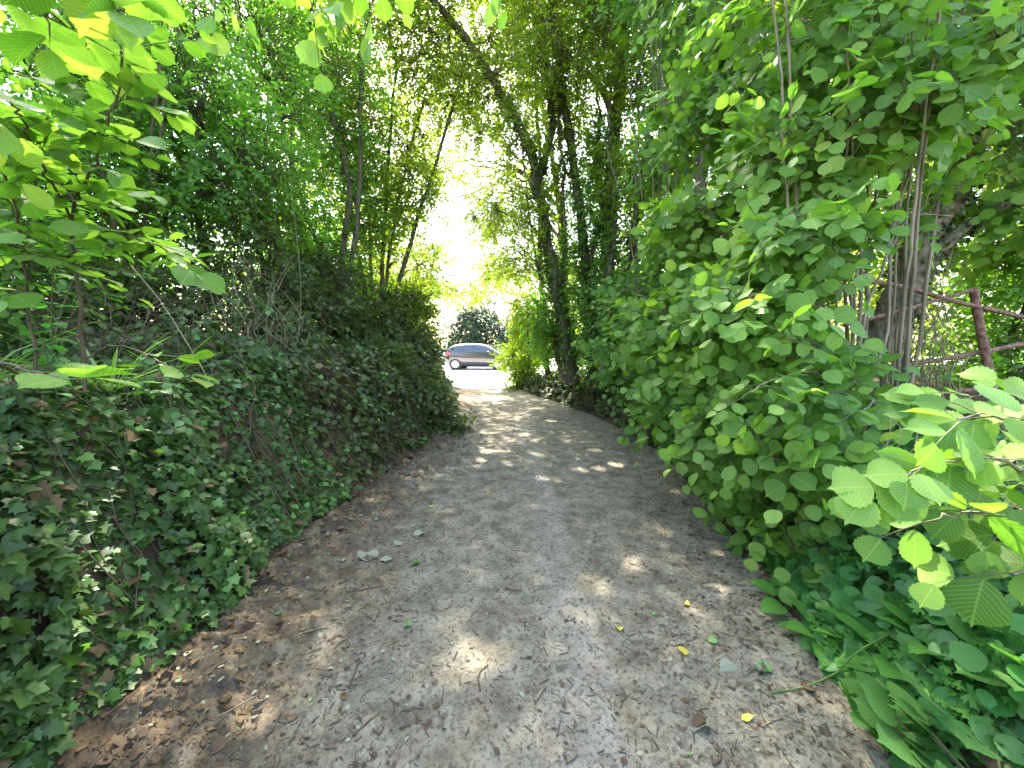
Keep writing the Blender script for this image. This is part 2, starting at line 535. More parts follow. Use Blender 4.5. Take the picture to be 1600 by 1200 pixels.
def path_height(x, y):
    l = x - edgeL(y); r = edgeR(y) - x
    e = np.minimum(l, r)
    z = .05 * sstep(.5, 0, l) + .03 * sstep(.4, 0, r)
    z = z - .018 * np.exp(-((x - .62) / .22) ** 2) * sstep(7, 3, y) - .012 * np.exp(-((x + .45) / .25) ** 2)
    rough = .10 + .9 * sstep(.75, .1, l) + .35 * sstep(.5, .05, r)
    near = sstep(9, 4, y)
    z = z + .022 * fbm(x * 1.3, y * 1.1, 3, 11)
    z = z + rough * .055 * np.abs(fbm(x * 6, y * 6, 3, 21)) * (.4 + .6 * near)
    scuff = .35 + sstep(-.2, .3, fbm(x * 1.9, y * 1.9, 3, 61))
    z = z + near * (.007 * scuff + .016 * rough ** 2) * fbm(x * 15, y * 15, 3, 31)
    z = z - near * (.006 * scuff + .010 * rough) * np.abs(fbm(x * 32, y * 32, 2, 41)) 
    z = z + near * .004 * scuff * fbm(x * 52, y * 52, 1, 51)
    c_ = fbm(x * 8.5 + 3, y * 8.5, 2, 71)
    z = z + sstep(.85, .15, l) * near * .035 * np.clip(c_ + .05, 0, .2) / .2
    return z - .035 * sstep(11, 13.2, y) - .015


def grid(g, X, Y, Z):
    h, wd = X.shape
    i = np.arange(h * wd).reshape(h, wd)
    q = np.stack([i[:-1, :-1], i[:-1, 1:], i[1:, 1:], i[1:, :-1]], -1)
    g.add(np.stack([X, Y, Z], -1), q.ravel(), np.full((h - 1) * (wd - 1), 4))


def soilmat(name, kind):
    m, nd, ln, out = newmat(name)
    tc = nd('TexCoord'); P = tc.outputs['Object']

    def noise(sc, det=4.0, rough=.6, v=None):
        n = nd('TexNoise', Scale=sc, Detail=det, Roughness=rough); ln(v or P, n.inputs['Vector']); return n.outputs['Fac']

    def mapr(s, a, b, c=0.0, d=1.0):
        r = nd('MapRange'); ln(s, r.inputs[0])
        for i, q in enumerate((a, b, c, d)):
            r.inputs[1 + i].default_value = q
        return r.outputs[0]

    def mix(f, a, b, t='MIX'):
        x = nd('MixRGB', blend_type=t)
        if isinstance(f, float): x.inputs[0].default_value = f
        else: ln(f, x.inputs[0])
        for k, s in ((1, a), (2, b)):
            if isinstance(s, tuple): x.inputs[k].default_value = (*s, 1)
            else: ln(s, x.inputs[k])
        return x.outputs[0]

    def math_(op, a, b):
        x = nd('Math', operation=op)
        for k, s in ((0, a), (1, b)):
            if isinstance(s, float): x.inputs[k].default_value = s
            else: ln(s, x.inputs[k])
        return x.outputs[0]
    if kind == 'path':
        base = ramp(nd, [(.3, (.082, .069, .047)), (.47, (.165, .145, .100)), (.58, (.220, .196, .140)), (.75, (.285, .258, .190))])
        ln(noise(5.5, 6, .68), base.inputs[0])
        c = base.outputs[0]
        s = nd('SeparateXYZ'); ln(P, s.inputs[0])
        wob = noise(2.2, 3)
        xw = math_('ADD', s.outputs['X'], mapr(wob, .3, .7, -.35, .35))
        brown = ramp(nd, [(.35, (.042, .030, .017)), (.5, (.098, .070, .038)), (.66, (.175, .132, .075))]); ln(noise(7, 4), brown.inputs[0])
        c = mix(mapr(xw, -.55, -1.25, 0, .92), c, brown.outputs[0])
        pw = math_('ADD', s.outputs['X'], mapr(noise(1.1, 2), .3, .7, -.12, .12))
        pale = math_('MULTIPLY', mapr(pw, .12, .3), mapr(pw, .44, .38))
        pale = math_('MULTIPLY', pale, mapr(noise(9, 4), .3, .62, .1, .6))
        c = mix(pale, c, (.30, .268, .22))
        # trampled scraps: dark and pale flecks
        v1 = nd('TexVoronoi', Scale=62.0, Randomness=1.0); ln(P, v1.inputs['Vector'])
        f1 = math_('MULTIPLY', mapr(v1.outputs['Distance'], .30, .16), mapr(noise(14, 3), .47, .56))
        c = mix(math_('MULTIPLY', f1, .75), c, (.045, .035, .026))
        v2 = nd('TexVoronoi', Scale=95.0); ln(P, v2.inputs['Vector'])
        f2 = math_('MULTIPLY', mapr(v2.outputs['Distance'], .22, .12), mapr(noise(8, 3), .55, .65))
        c = mix(math_('MULTIPLY', f2, .7), c, (.30, .27, .22))
        c = mix(mapr(noise(48, 4, .7), .50, .64, 0, .7), c, (.040, .033, .026))
        c = mix(math_('MULTIPLY', mapr(noise(17, 5, .75), .50, .60, 0, .55), mapr(noise(1.7, 3), .35, .6)), c, (.055, .045, .036))
        h = math_('ADD', noise(48, 5, .75), math_('MULTIPLY', noise(150, 3, .7), .5))
        bs, rough = .8, .9
    elif kind == 'bank':
        r = ramp(nd, [(.3, (.018, .012, .007)), (.5, (.045, .03, .016)), (.7, (.10, .065, .034))]); ln(noise(6, 5, .65), r.inputs[0])
        c = r.outputs[0]; h = noise(22, 5, .7); bs, rough = .8, .95
    elif kind == 'gravel':
        r = ramp(nd, [(.3, (.50, .46, .42)), (.7, (.68, .64, .59))]); ln(noise(3, 6, .7), r.inputs[0])
        c = r.outputs[0]; h = noise(60, 3, .7); bs, rough = .4, .9
    else:
        r = ramp(nd, [(.3, (.05, .09, .02)), (.7, (.11, .15, .04))]); ln(noise(2, 6, .7), r.inputs[0])
        c = r.outputs[0]; h = noise(20, 3, .7); bs, rough = .4, .9
    pb = nd('BsdfPrincipled', Roughness=rough); pb.inputs['Specular IOR Level'].default_value = .25
    ln(c, pb.inputs['Base Color'])
    b = nd('Bump', Strength=bs, Distance=.012); ln(h, b.inputs['Height']); ln(b.outputs[0], pb.inputs['Normal'])
    ln(pb.outputs[0], out.inputs[0])
    return m


M['soil'] = soilmat('trodden_earth', 'path')
M['bank'] = soilmat('dark_bank_soil', 'bank')
M['gravel'] = soilmat('pale_gravel', 'gravel')
M['field'] = soilmat('rough_field', 'field')

ys = np.concatenate([np.arange(-6, .9, .15), np.arange(.9, 3.2, .009), np.arange(3.2, 5.5, .018), np.arange(5.5, 13.41, .05)])
ys = np.unique(np.round(ys, 4))
us = np.linspace(0, 1, 310)
Y, Uu = np.meshgrid(ys, us, indexing='ij')
X = edgeL(Y) + (edgeR(Y) - edgeL(Y)) * Uu
g = G(); grid(g, X, Y, path_height(X, Y))
tag(g.build('path', M['soil']), kind='structure')
yb = np.concatenate([np.arange(-6, 0, .3), np.arange(0, .9, .06), np.arange(.9, 4, .025), np.arange(4, 7, .06), np.arange(7, 13.41, .12)])
off = np.concatenate([[-.06], np.arange(0, .7, .02), np.arange(.7, 1.2, .05), np.arange(1.2, 4, .2), np.arange(4, 12, 1.0), [14, 20, 30, 45]])
for nm, sgn, ef in (('left_bank', -1, edgeL), ('right_bank', 1, edgeR)):
    Y, O_ = np.meshgrid(yb, off, indexing='ij')
    X = ef(Y) + sgn * O_
    Z = np.where(O_ < .03, path_height(X, Y) - .012 * (O_ < 0), bank_height(X, Y))
    g = G(); grid(g, X, Y, Z)
    tag(g.build(nm, M['bank']), kind='structure')
g = G()
X, Y = np.meshgrid(np.linspace(-45, 45, 91), np.linspace(12.6, 60, 60))
grid(g, X, Y, -.062 + .02 * fbm(X, Y, 2, 3))
tag(g.build('car_park', M['gravel']), kind='structure')
g = G()
a = np.linspace(-500, 500, 41); X, Y = np.meshgrid(a, a)
grid(g, X, Y, np.full(X.shape, -.35))
tag(g.build('ground', M['field']), kind='structure')


def ground_z(x, y):
    x = np.asarray(x, float); y = np.asarray(y, float)
    inp = (x > edgeL(y)) & (x < edgeR(y))
    z = np.where(inp, path_height(x, y), bank_height(x, y))
    return np.where(y > 13.2, -.06, z)


# ------------------------------------------------------------------ plant builders
LEAFSET = {  # kind: (template, leaf material, length, leaves per shoot, shoot length)
    'hazel_hi': (T_HAZ_HI, 'hazel', .105, 6, .36),
    'hazel': (T_HAZ_HI, 'hazel', .095, 7, .42),
    'hazel_far': (T_HAZ_LO, 'hazel_far', .09, 8, .5),
    'maple': (T_OVAL_LO, 'maple', .075, 12, .5),
    'maple_far': (T_OVAL_LO, 'maple', .10, 12, .7),
    'elm': (T_OVAL, 'elm', .064, 12, .45),
    'elm_far': (T_OVAL_LO, 'elm', .065, 14, .5),
    'conifer': (T_OVAL_LO, 'conifer', .10, 14, .6),
    'yellow': (T_OVAL_LO, 'yellowlit', .085, 12, .5),
    'yellow_far': (T_OVAL_LO, 'yellowlit', .17, 12, 1.0),
    'far': (T_OVAL_LO, 'bramble', .20, 12, 1.0),
    'bramble': (T_BRAM, 'bramble', .07, 9, .4),
}

DENS = {'maple': 2.35, 'maple_far': 2.0, 'elm_far': 2.0, 'elm': 1.7, 'yellow': 1.5, 'yellow_far': 1.3, 'hazel': 1.15, 'bramble': 1.3}


def plant(name, label, cat, stems, blobs, leaf, bark='bark', group=None, seed=0, ivy=None, sides=8, wob=.012, up=(0, 0, 1.0), jit=.03,
          stem_name='trunk', limb_r=.016, twigs=True, base=None, size=1.0, hang=.25, outw=.0, lump=.05, tilt=.35):
    """stems: list of (points, radius at foot, radius at top). blobs: list of (centre, radii, limbs, shoots)."""
    r_ = rng(seed)
    base = np.asarray(stems[0][0][0] if base is None else base, float)
    root = thing(name, label, cat, base, group)
    SPs, SRs = [], []
    for pts, r0, r1 in stems:
        K = max(14, 5 * len(pts))
        P = catmull(pts, K)
        ln_ = np.linalg.norm(P[-1] - P[0])
        nz = np.cumsum(r_.normal(size=(K, 3)), 0); nz -= np.linspace(0, 1, K)[:, None] * nz[-1]
        P = P + nz * wob * ln_ / math.sqrt(K)
        R = r0 + (r1 - r0) * np.linspace(0, 1, K) ** .8
        R[0] *= 1.25
        gs = G(); tubes(gs, P, R, sides, 0, lump, seed + 3)
        gs.build(stem_name, M[bark], root, base)
        SPs.append(P); SRs.append(R)
    SP, SR = np.concatenate(SPs), np.concatenate(SRs)
    gb, gl = G(), G()
    tpl, lm, ls, nl, sl_ = LEAFSET[leaf]
    ls *= size
    for bi, (c, rad, nlimb, nsh) in enumerate(blobs):
        nsh = int(nsh * DENS.get(leaf, 1.0))
        c = np.asarray(c, float); rad = np.asarray(rad, float)
        q = nrm(r_.normal(size=(nlimb, 3))) * r_.random((nlimb, 1)) ** .5 * .75
        T_ = c + q * rad
        d = np.linalg.norm(SP[None] - T_[:, None], axis=2) + 2.2 * np.clip(SP[None, :, 2] - T_[:, None, 2] + .25, 0, 9) + .25 * np.abs(r_.normal(size=(nlimb, len(SP))))
        j = d.argmin(1)
        A = SP[j]
        tg = nrm(np.gradient(SP, axis=0))[j]
        ln_ = np.linalg.norm(T_ - A, axis=1, keepdims=True)
        B = A + tg * ln_ * .35 + (T_ - A) * .3 + np.array([0, 0, .12]) * ln_
        LP = bez(A, B, T_, 10, jit, r_)
        r0 = np.minimum(SR[j] * .65, limb_r * (.5 + .35 * ln_[:, 0]))
        tubes(gb, LP, r0[:, None] * (1 - .75 * np.linspace(0, 1, 10))[None], 5)
        lp = LP[:, 2:].reshape(-1, 3)
        s = nrm(r_.normal(size=(nsh, 3))) * r_.random((nsh, 1)) ** .38
        S_ = c + s * rad
        gz = ground_z(S_[:, 0], S_[:, 1])
        S_[:, 2] = np.maximum(S_[:, 2], gz + .06)
        dd = np.linalg.norm(lp[None] - S_[:, None], axis=2) + .3 * np.clip(lp[None, :, 2] - S_[:, None, 2], 0, 9)
        jj = dd.argmin(1)
        A = lp[jj]
        B = (A + S_) / 2 + r_.normal(size=S_.shape) * .05 + np.array([0, 0, .1]) * np.linalg.norm(S_ - A, axis=1, keepdims=True)
        if twigs:
            tp = bez(A, B, S_, 5, .04, r_)
            tubes(gb, tp, np.broadcast_to(np.linspace(.0055, .0028, 5) * (1 if rad.max() < 2 else 1.5), (nsh, 5)), 3)
        ax = nrm(S_ - B) * .7 + nrm(S_ - c) * .5 + r_.normal(size=S_.shape) * .45 + np.array([0, 0, -.15])
        uu = np.asarray(up) + r_.normal(size=S_.shape) * .3 + outw * nrm(S_ - c)
        L_ = sl_ * size * r_.uniform(.6, 1.3, nsh)
        sprig_leaves(gl, S_ - nrm(ax) * (L_ * .3)[:, None], ax, uu, L_, nl, ls, tpl, 0, 1 if twigs else None, seed + 7 * bi, hang=hang, tilt=tilt)
    if gb.t:
        gb.build('branches', M['twig'] if bark != 'stem' else M['stem'], root, base)
    if gl.t:
        gl.build('foliage' if cat in ('shrub', 'hedge', 'bramble', 'sapling', 'bush', 'branch') else 'crown', [M[lm], M['gtwig']], root, base)
    if ivy:
        gi = G(); ivy_on(gi, SPs, SRs, ivy, seed + 5)
        gi.build('ivy', [M['ivy_dark'], M['twig']], root, base)
    return root


def ivy_on(g, SPs, SRs, spec, seed):
    """Ivy clothing stems: spec = list of (stem index, t0, t1, leaves, thickness)."""
    r_ = rng(seed)
    for si, t0, t1, n, th in spec:
        P, R = SPs[si], SRs[si]
        t = r_.uniform(t0, t1, n) * (len(P) - 1)
        i = np.clip(t.astype(int), 0, len(P) - 2); f = (t - i)[:, None]
        c = P[i] * (1 - f) + P[i + 1] * f
        a = r_.uniform(0, 2 * np.pi, n)
        o = np.stack([np.cos(a), np.sin(a), .15 * r_.normal(size=n)], -1)
        b = c + o * (R[i] + th * r_.random(n) ** 1.5 + .01)[:, None]
        D = o * .5 + np.array([0, 0, -.8]) + .5 * r_.normal(size=(n, 3))
        Nn = o + np.array([0, 0, .5]) + .3 * r_.normal(size=(n, 3))
        leaves(g, b, D, Nn, r_.uniform(.035, .075, n), T_IVY_LO, 0, seed + si)
        vs = []
        for k in range(5):
            tt = np.linspace(t0, t1, 16) * (len(P) - 1)
            ii = np.clip(tt.astype(int), 0, len(P) - 2); ff = (tt - ii)[:, None]
            cc = P[ii] * (1 - ff) + P[ii + 1] * ff
            aa = r_.uniform(0, 6.28) + np.cumsum(r_.normal(size=16)) * .25
            vs.append(cc + np.stack([np.cos(aa), np.sin(aa), 0 * aa], -1) * (R[ii] + .004)[:, None])
        tubes(g, np.array(vs), np.full((5, 16), .009), 4, 1)


# ------------------------------------------------------------------ trees
A_ = at
# --- right of the path, the group of trunks
plant('ivy_clad_tree', 'dark trunk leaning left over the path with ivy on its lower half', 'tree',
      [([A_(893, 600, 9), A_(880, 480, 9), A_(866, 400, 9), A_(846, 270, 9), A_(805, 170, 8.8), A_(750, 85, 8.4), A_(690, 10, 8.0), A_(640, -60, 7.6)], .15, .06),
       ([A_(846, 270, 9), A_(862, 190, 9.1), A_(850, 80, 9.2), A_(838, -40, 9.2)], .085, .05)],
      [(A_(720, 60, 8.2), (1.7, 1.5, 1.2), 8, 150), (A_(850, 20, 9.4), (1.4, 1.6, 1.6), 8, 140), (A_(640, -60, 7.5), (1.6, 1.5, 1.0), 7, 130), (A_(790, 330, 9.6), (.8, .9, 1.1), 6, 45),
       (A_(700, -260, 8.0), (2.6, 2.2, 1.8), 10, 230)],
      'maple', ivy=[(0, .04, .62, 2600, .13), (1, 0, .5, 500, .08)], seed=11)
plant('forked_tree', 'tall straight trunk forking high up beside the hazel thicket', 'tree',
      [([A_(952, 590, 8.6), A_(952, 480, 8.6), A_(956, 320, 8.6), A_(963, 190, 8.6), A_(978, 60, 8.6), A_(992, -60, 8.6), A_(1000, -200, 8.6)], .17, .09),
       ([A_(958, 185, 8.6), A_(935, 130, 8.5), A_(905, 108, 8.4), A_(868, 60, 8.2), A_(845, 10, 8.0), A_(830, -60, 8)], .07, .035)],
      [(A_(890, 60, 8.2), (1.2, 1.2, 1.0), 7, 100), (A_(1010, 20, 8.6), (1.6, 1.6, 1.6), 8, 190), (A_(1000, -210, 8.3), (2.6, 2.4, 1.8), 10, 260), (A_(900, -150, 7.6), (2.0, 1.6, 1.4), 8, 170)],
      'maple', ivy=[(0, .05, .6, 2300, .14)], seed=12)
plant('ivy_clad_tree', 'ivy covered trunk standing between the leaning trunk and the forked trunk', 'tree',
      [([A_(925, 600, 8.8), A_(915, 470, 8.8), A_(903, 360, 8.8), A_(888, 240, 8.8), A_(872, 140, 8.8), A_(862, 50, 8.8), A_(850, -80, 8.6)], .12, .06)],
      [(A_(880, 130, 8.9), (1.0, 1.0, 1.2), 6, 90), (A_(850, -80, 8.6), (1.6, 1.6, 1.3), 8, 150)],
      'maple', ivy=[(0, .05, .75, 2300, .14)], seed=13)
plant('slender_tree', 'thin forked trunk at the edge of the trunks nearest the car park', 'tree',
      [([A_(857, 590, 10), A_(852, 470, 10), A_(848, 380, 10), A_(846, 270, 10), A_(840, 120, 10), A_(836, 0, 10)], .075, .04),
       ([A_(849, 375, 10), A_(828, 350, 10), A_(803, 340, 10), A_(780, 330, 10)], .04, .015),
       ([A_(855, 480, 10), A_(836, 400, 10), A_(822, 290, 10), A_(812, 180, 10)], .04, .02)],
      [(A_(800, 330, 10.2), (1.1, 1.2, .9), 7, 110), (A_(838, 120, 10.2), (1.5, 1.5, 1.5), 8, 170), (A_(810, 410, 10.5), (.7, .9, .55), 6, 70), (A_(830, -60, 10), (2.2, 2, 1.4), 9, 220)],
      'maple', seed=14)
for i, (lab, pts) in enumerate((('thin pole just right of the ivy clad trunks', [A_(930, 580, 8.4), A_(926, 400, 8.4), A_(932, 220, 8.4), A_(938, 40, 8.4), A_(936, -80, 8.4)]),
                               ('thin pole leaning left in front of the slender forked trunk', [A_(884, 590, 8.2), A_(866, 470, 8.2), A_(838, 330, 8.1), A_(806, 210, 8.0), A_(770, 120, 7.9)]),
                               ('thin pole right of the forked trunk', [A_(974, 580, 8.0), A_(982, 430, 8.0), A_(1000, 290, 8.0), A_(1022, 150, 8.0), A_(1036, 0, 8)]),
                               ('slim brown pole between the ivy clad trunk and the forked trunk', [A_(938, 590, 8.0), A_(942, 420, 8.0), A_(950, 260, 8.0), A_(955, 100, 8.0), A_(958, -40, 8.0)]),
                               ('slim brown pole close to the hazel leaves beside the forked trunk', [A_(992, 590, 7.6), A_(988, 430, 7.6), A_(980, 280, 7.6), A_(992, 120, 7.6), A_(1005, -40, 7.6)]),
                               ('slim brown pole behind the leaning trunk foot', [A_(870, 590, 9.0), A_(872, 430, 9.0), A_(862, 260, 9.0), A_(848, 100, 9.0), A_(842, -20, 9.0)]),
                               ('thin crooked pole left of the leaning trunk top', [A_(905, 590, 9.4), A_(890, 450, 9.4), A_(876, 300, 9.4), A_(900, 180, 9.4), A_(925, 40, 9.3)]))):
    plant('pole_tree', lab, 'tree', [(pts, .045, .02)], [(pts[-1], (.9, .9, .9), 6, 60), (pts[-2], (.6, .6, .6), 5, 40), (pts[2], (.45, .45, .5), 4, 28)], 'maple', bark='bark_brown' if 'brown' in lab else 'bark', seed=160 + i, ivy=[(0, .03, .6, 300 if 'brown' in lab else 800, .07)], wob=.035, group='thin poles among the trunks')
plant('leaning_tree', 'thin trunk leaning right between the forked trunk and the hazel thicket', 'tree',
      [([A_(1020, 520, 8.0), A_(1035, 390, 8.0), A_(1052, 310, 8.0), A_(1065, 240, 8.0), A_(1090, 120, 8.0), A_(1110, 0, 8)], .075, .045)],
      [(A_(1070, 120, 8.0), (1.2, 1.2, 1.6), 7, 150), (A_(1110, -60, 7.6), (1.9, 1.8, 1.4), 8, 200), (A_(1030, 330, 8.4), (.6, .7, .9), 5, 60)],
      'maple', seed=15)
plant('canopy_tree', 'spreading tree whose leafy branches close over the path in front of the sky', 'tree',
      [([A_(790, 592, 15.5) + [2.2, 0, 0], A_(800, 450, 15.5) + [2.2, 0, 0], A_(800, 300, 15) + [1.8, 0, 0], A_(800, 150, 14) + [1, 0, 0], A_(770, 20, 13)], .14, .06),
       ([A_(800, 330, 15) + [1.9, 0, 0], A_(810, 250, 14), A_(740, 180, 13)], .07, .03)],
      [(A_(760, 130, 13), (2.2, 1.6, 1.3), 9, 170), (A_(660, 190, 12.5), (1.5, 1.3, 1.3), 8, 110), (A_(800, 250, 14), (1.2, 1.2, 1.0), 7, 75), (A_(770, 0, 12), (2.6, 1.8, 1.6), 9, 190), (A_(690, 290, 14), (1.6, 1.0, .5), 7, 70), (A_(790, 430, 17), (1.6, 1.0, .4), 7, 60), (A_(755, 330, 13.5), (.9, .9, 1.0), 7, 150), (A_(640, 440, 15), (1.3, .9, .4), 6, 110), (A_(710, 455, 16), (1.6, .9, .45), 7, 190), (A_(690, 395, 15), (1.0, .9, .4), 6, 70), (A_(620, 330, 14), (.9, .9, .8), 6, 80), (A_(770, 420, 14.5), (.8, .9, .8), 7, 110), (A_(690, 260, 13), (1.3, 1.0, .45), 7, 80)],
      'maple', seed=16)
for lab, sd, bl in (('dark tall shrub filling the gap between the ivy clad trunks', 17, [(A_(900, 430, 9.0), (.75, .6, 1.0), 8, 150), (A_(850, 500, 9.3), (.5, .5, .7), 6, 90), (A_(925, 330, 8.6), (.5, .4, .8), 6, 80), (A_(880, 530, 9.2), (.6, .5, .6), 7, 90), (A_(915, 300, 9.6), (.6, .5, .8), 7, 70)]),
                    ('dark tall shrub between the forked trunk and the leaning trunk', 18, [(A_(975, 410, 8.2), (.65, .6, 1.0), 8, 150), (A_(935, 500, 8.3), (.5, .5, .6), 6, 80), (A_(940, 240, 8.5), (.5, .4, .7), 5, 50), (A_(960, 540, 8.2), (.6, .5, .6), 7, 100), (A_(1000, 270, 8.9), (.6, .5, .8), 7, 70)])):
    f = np.array([bl[0][0][0], bl[0][0][1] + .3, .8])
    plant('trunk_side_shrub', lab, 'shrub', [([f + [q, 0, -.2], f + [q * 2, 0, 1.0], f + [q * 3.5, .1, 2.2], bl[2][0] + [q * 3, 0, 0]], .02, .006) for q in (-.12, 0, .14)], bl, 'elm_far', seed=sd, stem_name='stem', group='shrubs among the trunks', size=1.1)
# --- left of the path, coppiced clumps
plant('coppiced_tree', 'many stemmed coppice fanning out left of the car opening', 'tree',
      [([A_(612, 560, 9.2), A_(618, 470, 9.2), A_(640, 380, 9.1), A_(668, 290, 9.0), A_(700, 190, 8.8), A_(730, 90, 8.6)], .07, .025),
       ([A_(606, 560, 9.3), A_(606, 460, 9.3), A_(618, 360, 9.3), A_(640, 250, 9.2), A_(664, 150, 9.2)], .055, .025),
       ([A_(600, 560, 9.2), A_(594, 450, 9.2), A_(596, 350, 9.2), A_(606, 230, 9.1), A_(620, 100, 9.0)], .06, .03),
       ([A_(596, 560, 9.4), A_(584, 460, 9.4), A_(578, 360, 9.4), A_(572, 240, 9.4), A_(560, 90, 9.4)], .05, .025),
       ([A_(590, 560, 9.1), A_(572, 460, 9.0), A_(556, 380, 8.9), A_(536, 260, 8.8), A_(505, 120, 8.7)], .06, .03)],
      [(A_(690, 120, 8.9), (1.2, 1.1, 1.2), 8, 170), (A_(740, 190, 9.4), (.8, .8, .6), 5, 60), (A_(600, -60, 8.4), (1.2, 1.2, .8), 6, 70), (A_(600, 80, 9.1), (1.8, 1.4, 1.6), 9, 230), (A_(640, 330, 9.6), (1.0, .9, 1.1), 6, 80), (A_(540, 170, 9.0), (1.3, 1.2, 1.6), 8, 170),
       (A_(560, 400, 9.9), (1.0, .8, 1.1), 7, 170), (A_(620, 240, 9.7), (1.1, .9, 1.0), 7, 150), (A_(590, 330, 8.8), (.8, .5, .9), 7, 100), (A_(650, 280, 8.7), (.6, .5, .7), 6, 60), (A_(545, 230, 8.6), (.9, .6, 1.0), 7, 110), (A_(640, 470, 9.0), (.6, .5, .45), 6, 90), (A_(660, 420, 10.6), (.8, .8, .6), 6, 60), (A_(610, -140, 8.6), (2.4, 2.0, 1.6), 9, 150), (A_(560, 490, 10.2), (1.0, .8, .6), 5, 90)],
      'maple', seed=21, stem_name='stem')
plant('coppiced_tree', 'coppice of dark crooked stems rising behind the dead twigs', 'tree',
      [([A_(520, 520, 7.6), A_(535, 400, 7.6), A_(548, 300, 7.6), A_(530, 230, 7.5), A_(515, 150, 7.4), A_(480, 20, 7.2)], .07, .03),
       ([A_(528, 520, 7.5), A_(550, 400, 7.5), A_(562, 280, 7.5), A_(564, 180, 7.5), A_(564, 60, 7.4)], .05, .03),
       ([A_(510, 520, 7.6), A_(500, 400, 7.6), A_(470, 300, 7.5), A_(440, 180, 7.4), A_(420, 60, 7.3)], .05, .02)],
      [(A_(500, 130, 7.4), (1.3, 1.2, 1.6), 8, 210), (A_(420, 60, 7.2), (1.2, 1.2, 1.3), 7, 170), (A_(530, 310, 8.1), (1.1, .7, 1.3), 8, 200), (A_(470, 420, 7.4), (1.0, .7, .8), 6, 110), (A_(520, -120, 7), (1.8, 1.8, 1.0), 8, 120), (A_(470, -220, 5.6), (1.5, 1.2, .6), 7, 130)],  # last lobe hangs above the view, added to keep sun off the near left
      'elm_far', seed=22, stem_name='stem')
for i, (lab, foot, top, bl, sd) in enumerate([
        ('arching elm shrub with fine bright leaves high above the dead twigs', A_(330, 480, 5.6), [A_(300, 330, 5.3), A_(240, 150, 5.0), A_(150, -20, 4.6)],
         [(A_(330, 230, 5.2), (1.0, .9, 1.1), 8, 240), (A_(230, 90, 5.0), (1.2, 1.0, 1.1), 8, 260), (A_(420, 280, 5.8), (.7, .8, .9), 6, 130)], 31),
        ('arching elm shrub behind the near hazel sapling', A_(150, 470, 4.6), [A_(170, 300, 4.5), A_(110, 120, 4.3), A_(20, -30, 4.0)],
         [(A_(130, 160, 4.6), (1.1, .9, 1.2), 8, 270), (A_(40, 330, 4.4), (1.0, .9, 1.0), 7, 220), (A_(230, 330, 4.9), (.7, .7, .7), 6, 150)], 32),
        ('elm shrub filling the gap between the arching shrubs and the crooked coppice', A_(420, 470, 6.4), [A_(400, 330, 6.3), A_(350, 180, 6.1), A_(300, 0, 5.8)],
         [(A_(370, 120, 6.1), (1.3, 1.2, 1.6), 9, 300), (A_(310, -80, 5.8), (1.4, 1.2, 1.0), 8, 150), (A_(400, 320, 6.8), (.9, .8, .9), 6, 150)], 33)]):
    st = [([foot] + top, .045, .015)]
    for k in range(4):
        r_ = rng(sd * 10 + k)
        st.append(([foot + r_.normal(size=3) * [.2, .2, 0]] + [t + r_.normal(size=3) * .22 * (q + 1) for q, t in enumerate(top)], .022, .008))
    plant('elm_shrub', lab, 'shrub', st, bl, 'elm', seed=sd, stem_name='stem', group='small-leaved shrubs above the left bank', wob=.03)

# low dark growth on the left bank behind the ivy
for lab, c, rd, n, sd in (('dark low shrub on the bank between the dead twigs and the crooked coppice', A_(470, 480, 6.0), (.9, .6, .45), 110, 41),
                          ('dark low shrub on the bank behind the hazel sapling', A_(180, 480, 4.4), (1.0, .6, .5), 130, 42),
                          ('dark low shrub at the left end of the bank behind the tall grass', A_(0, 470, 3.6), (.9, .6, .55), 110, 43),
                          ('low shrub mounding above the bank just left of the fanning coppice', A_(560, 500, 7.4), (.9, .6, .5), 150, 45),
                          ('low shrub with mixed leaves in front of the crooked coppice foot', A_(500, 440, 6.6), (.8, .5, .55), 140, 46),
                          ('low shrub on the bank top right of the dead twigs', A_(430, 520, 5.2), (.7, .5, .32), 120, 47),
                          ('low shrub under the fanning coppice beside the bramble mound', A_(620, 490, 9.0), (.9, .6, .6), 150, 48),
                          ('low shrub on the bank left of the dead twigs', A_(290, 470, 4.8), (.7, .5, .4), 120, 49),
                          ('dark shrub behind the thicket of dead twigs', A_(390, 400, 5.4), (.8, .5, .7), 130, 44)):
    f = np.array([c[0], c[1], ground_z(c[0], c[1]) - .05])
    plant('bank_shrub', lab, 'shrub', [([f, f + [.05, 0, .3], c], .02, .008), ([f + [.2, 0, 0], f + [.35, 0, .3], c + [.3, .1, 0]], .016, .006), ([f - [.2, 0, 0], f - [.3, 0, -.3], c - [.3, .1, 0]], .016, .006)],
          [(c, rd, 8, n)], 'bramble', seed=sd, stem_name='stem', group='low shrubs on the left bank')

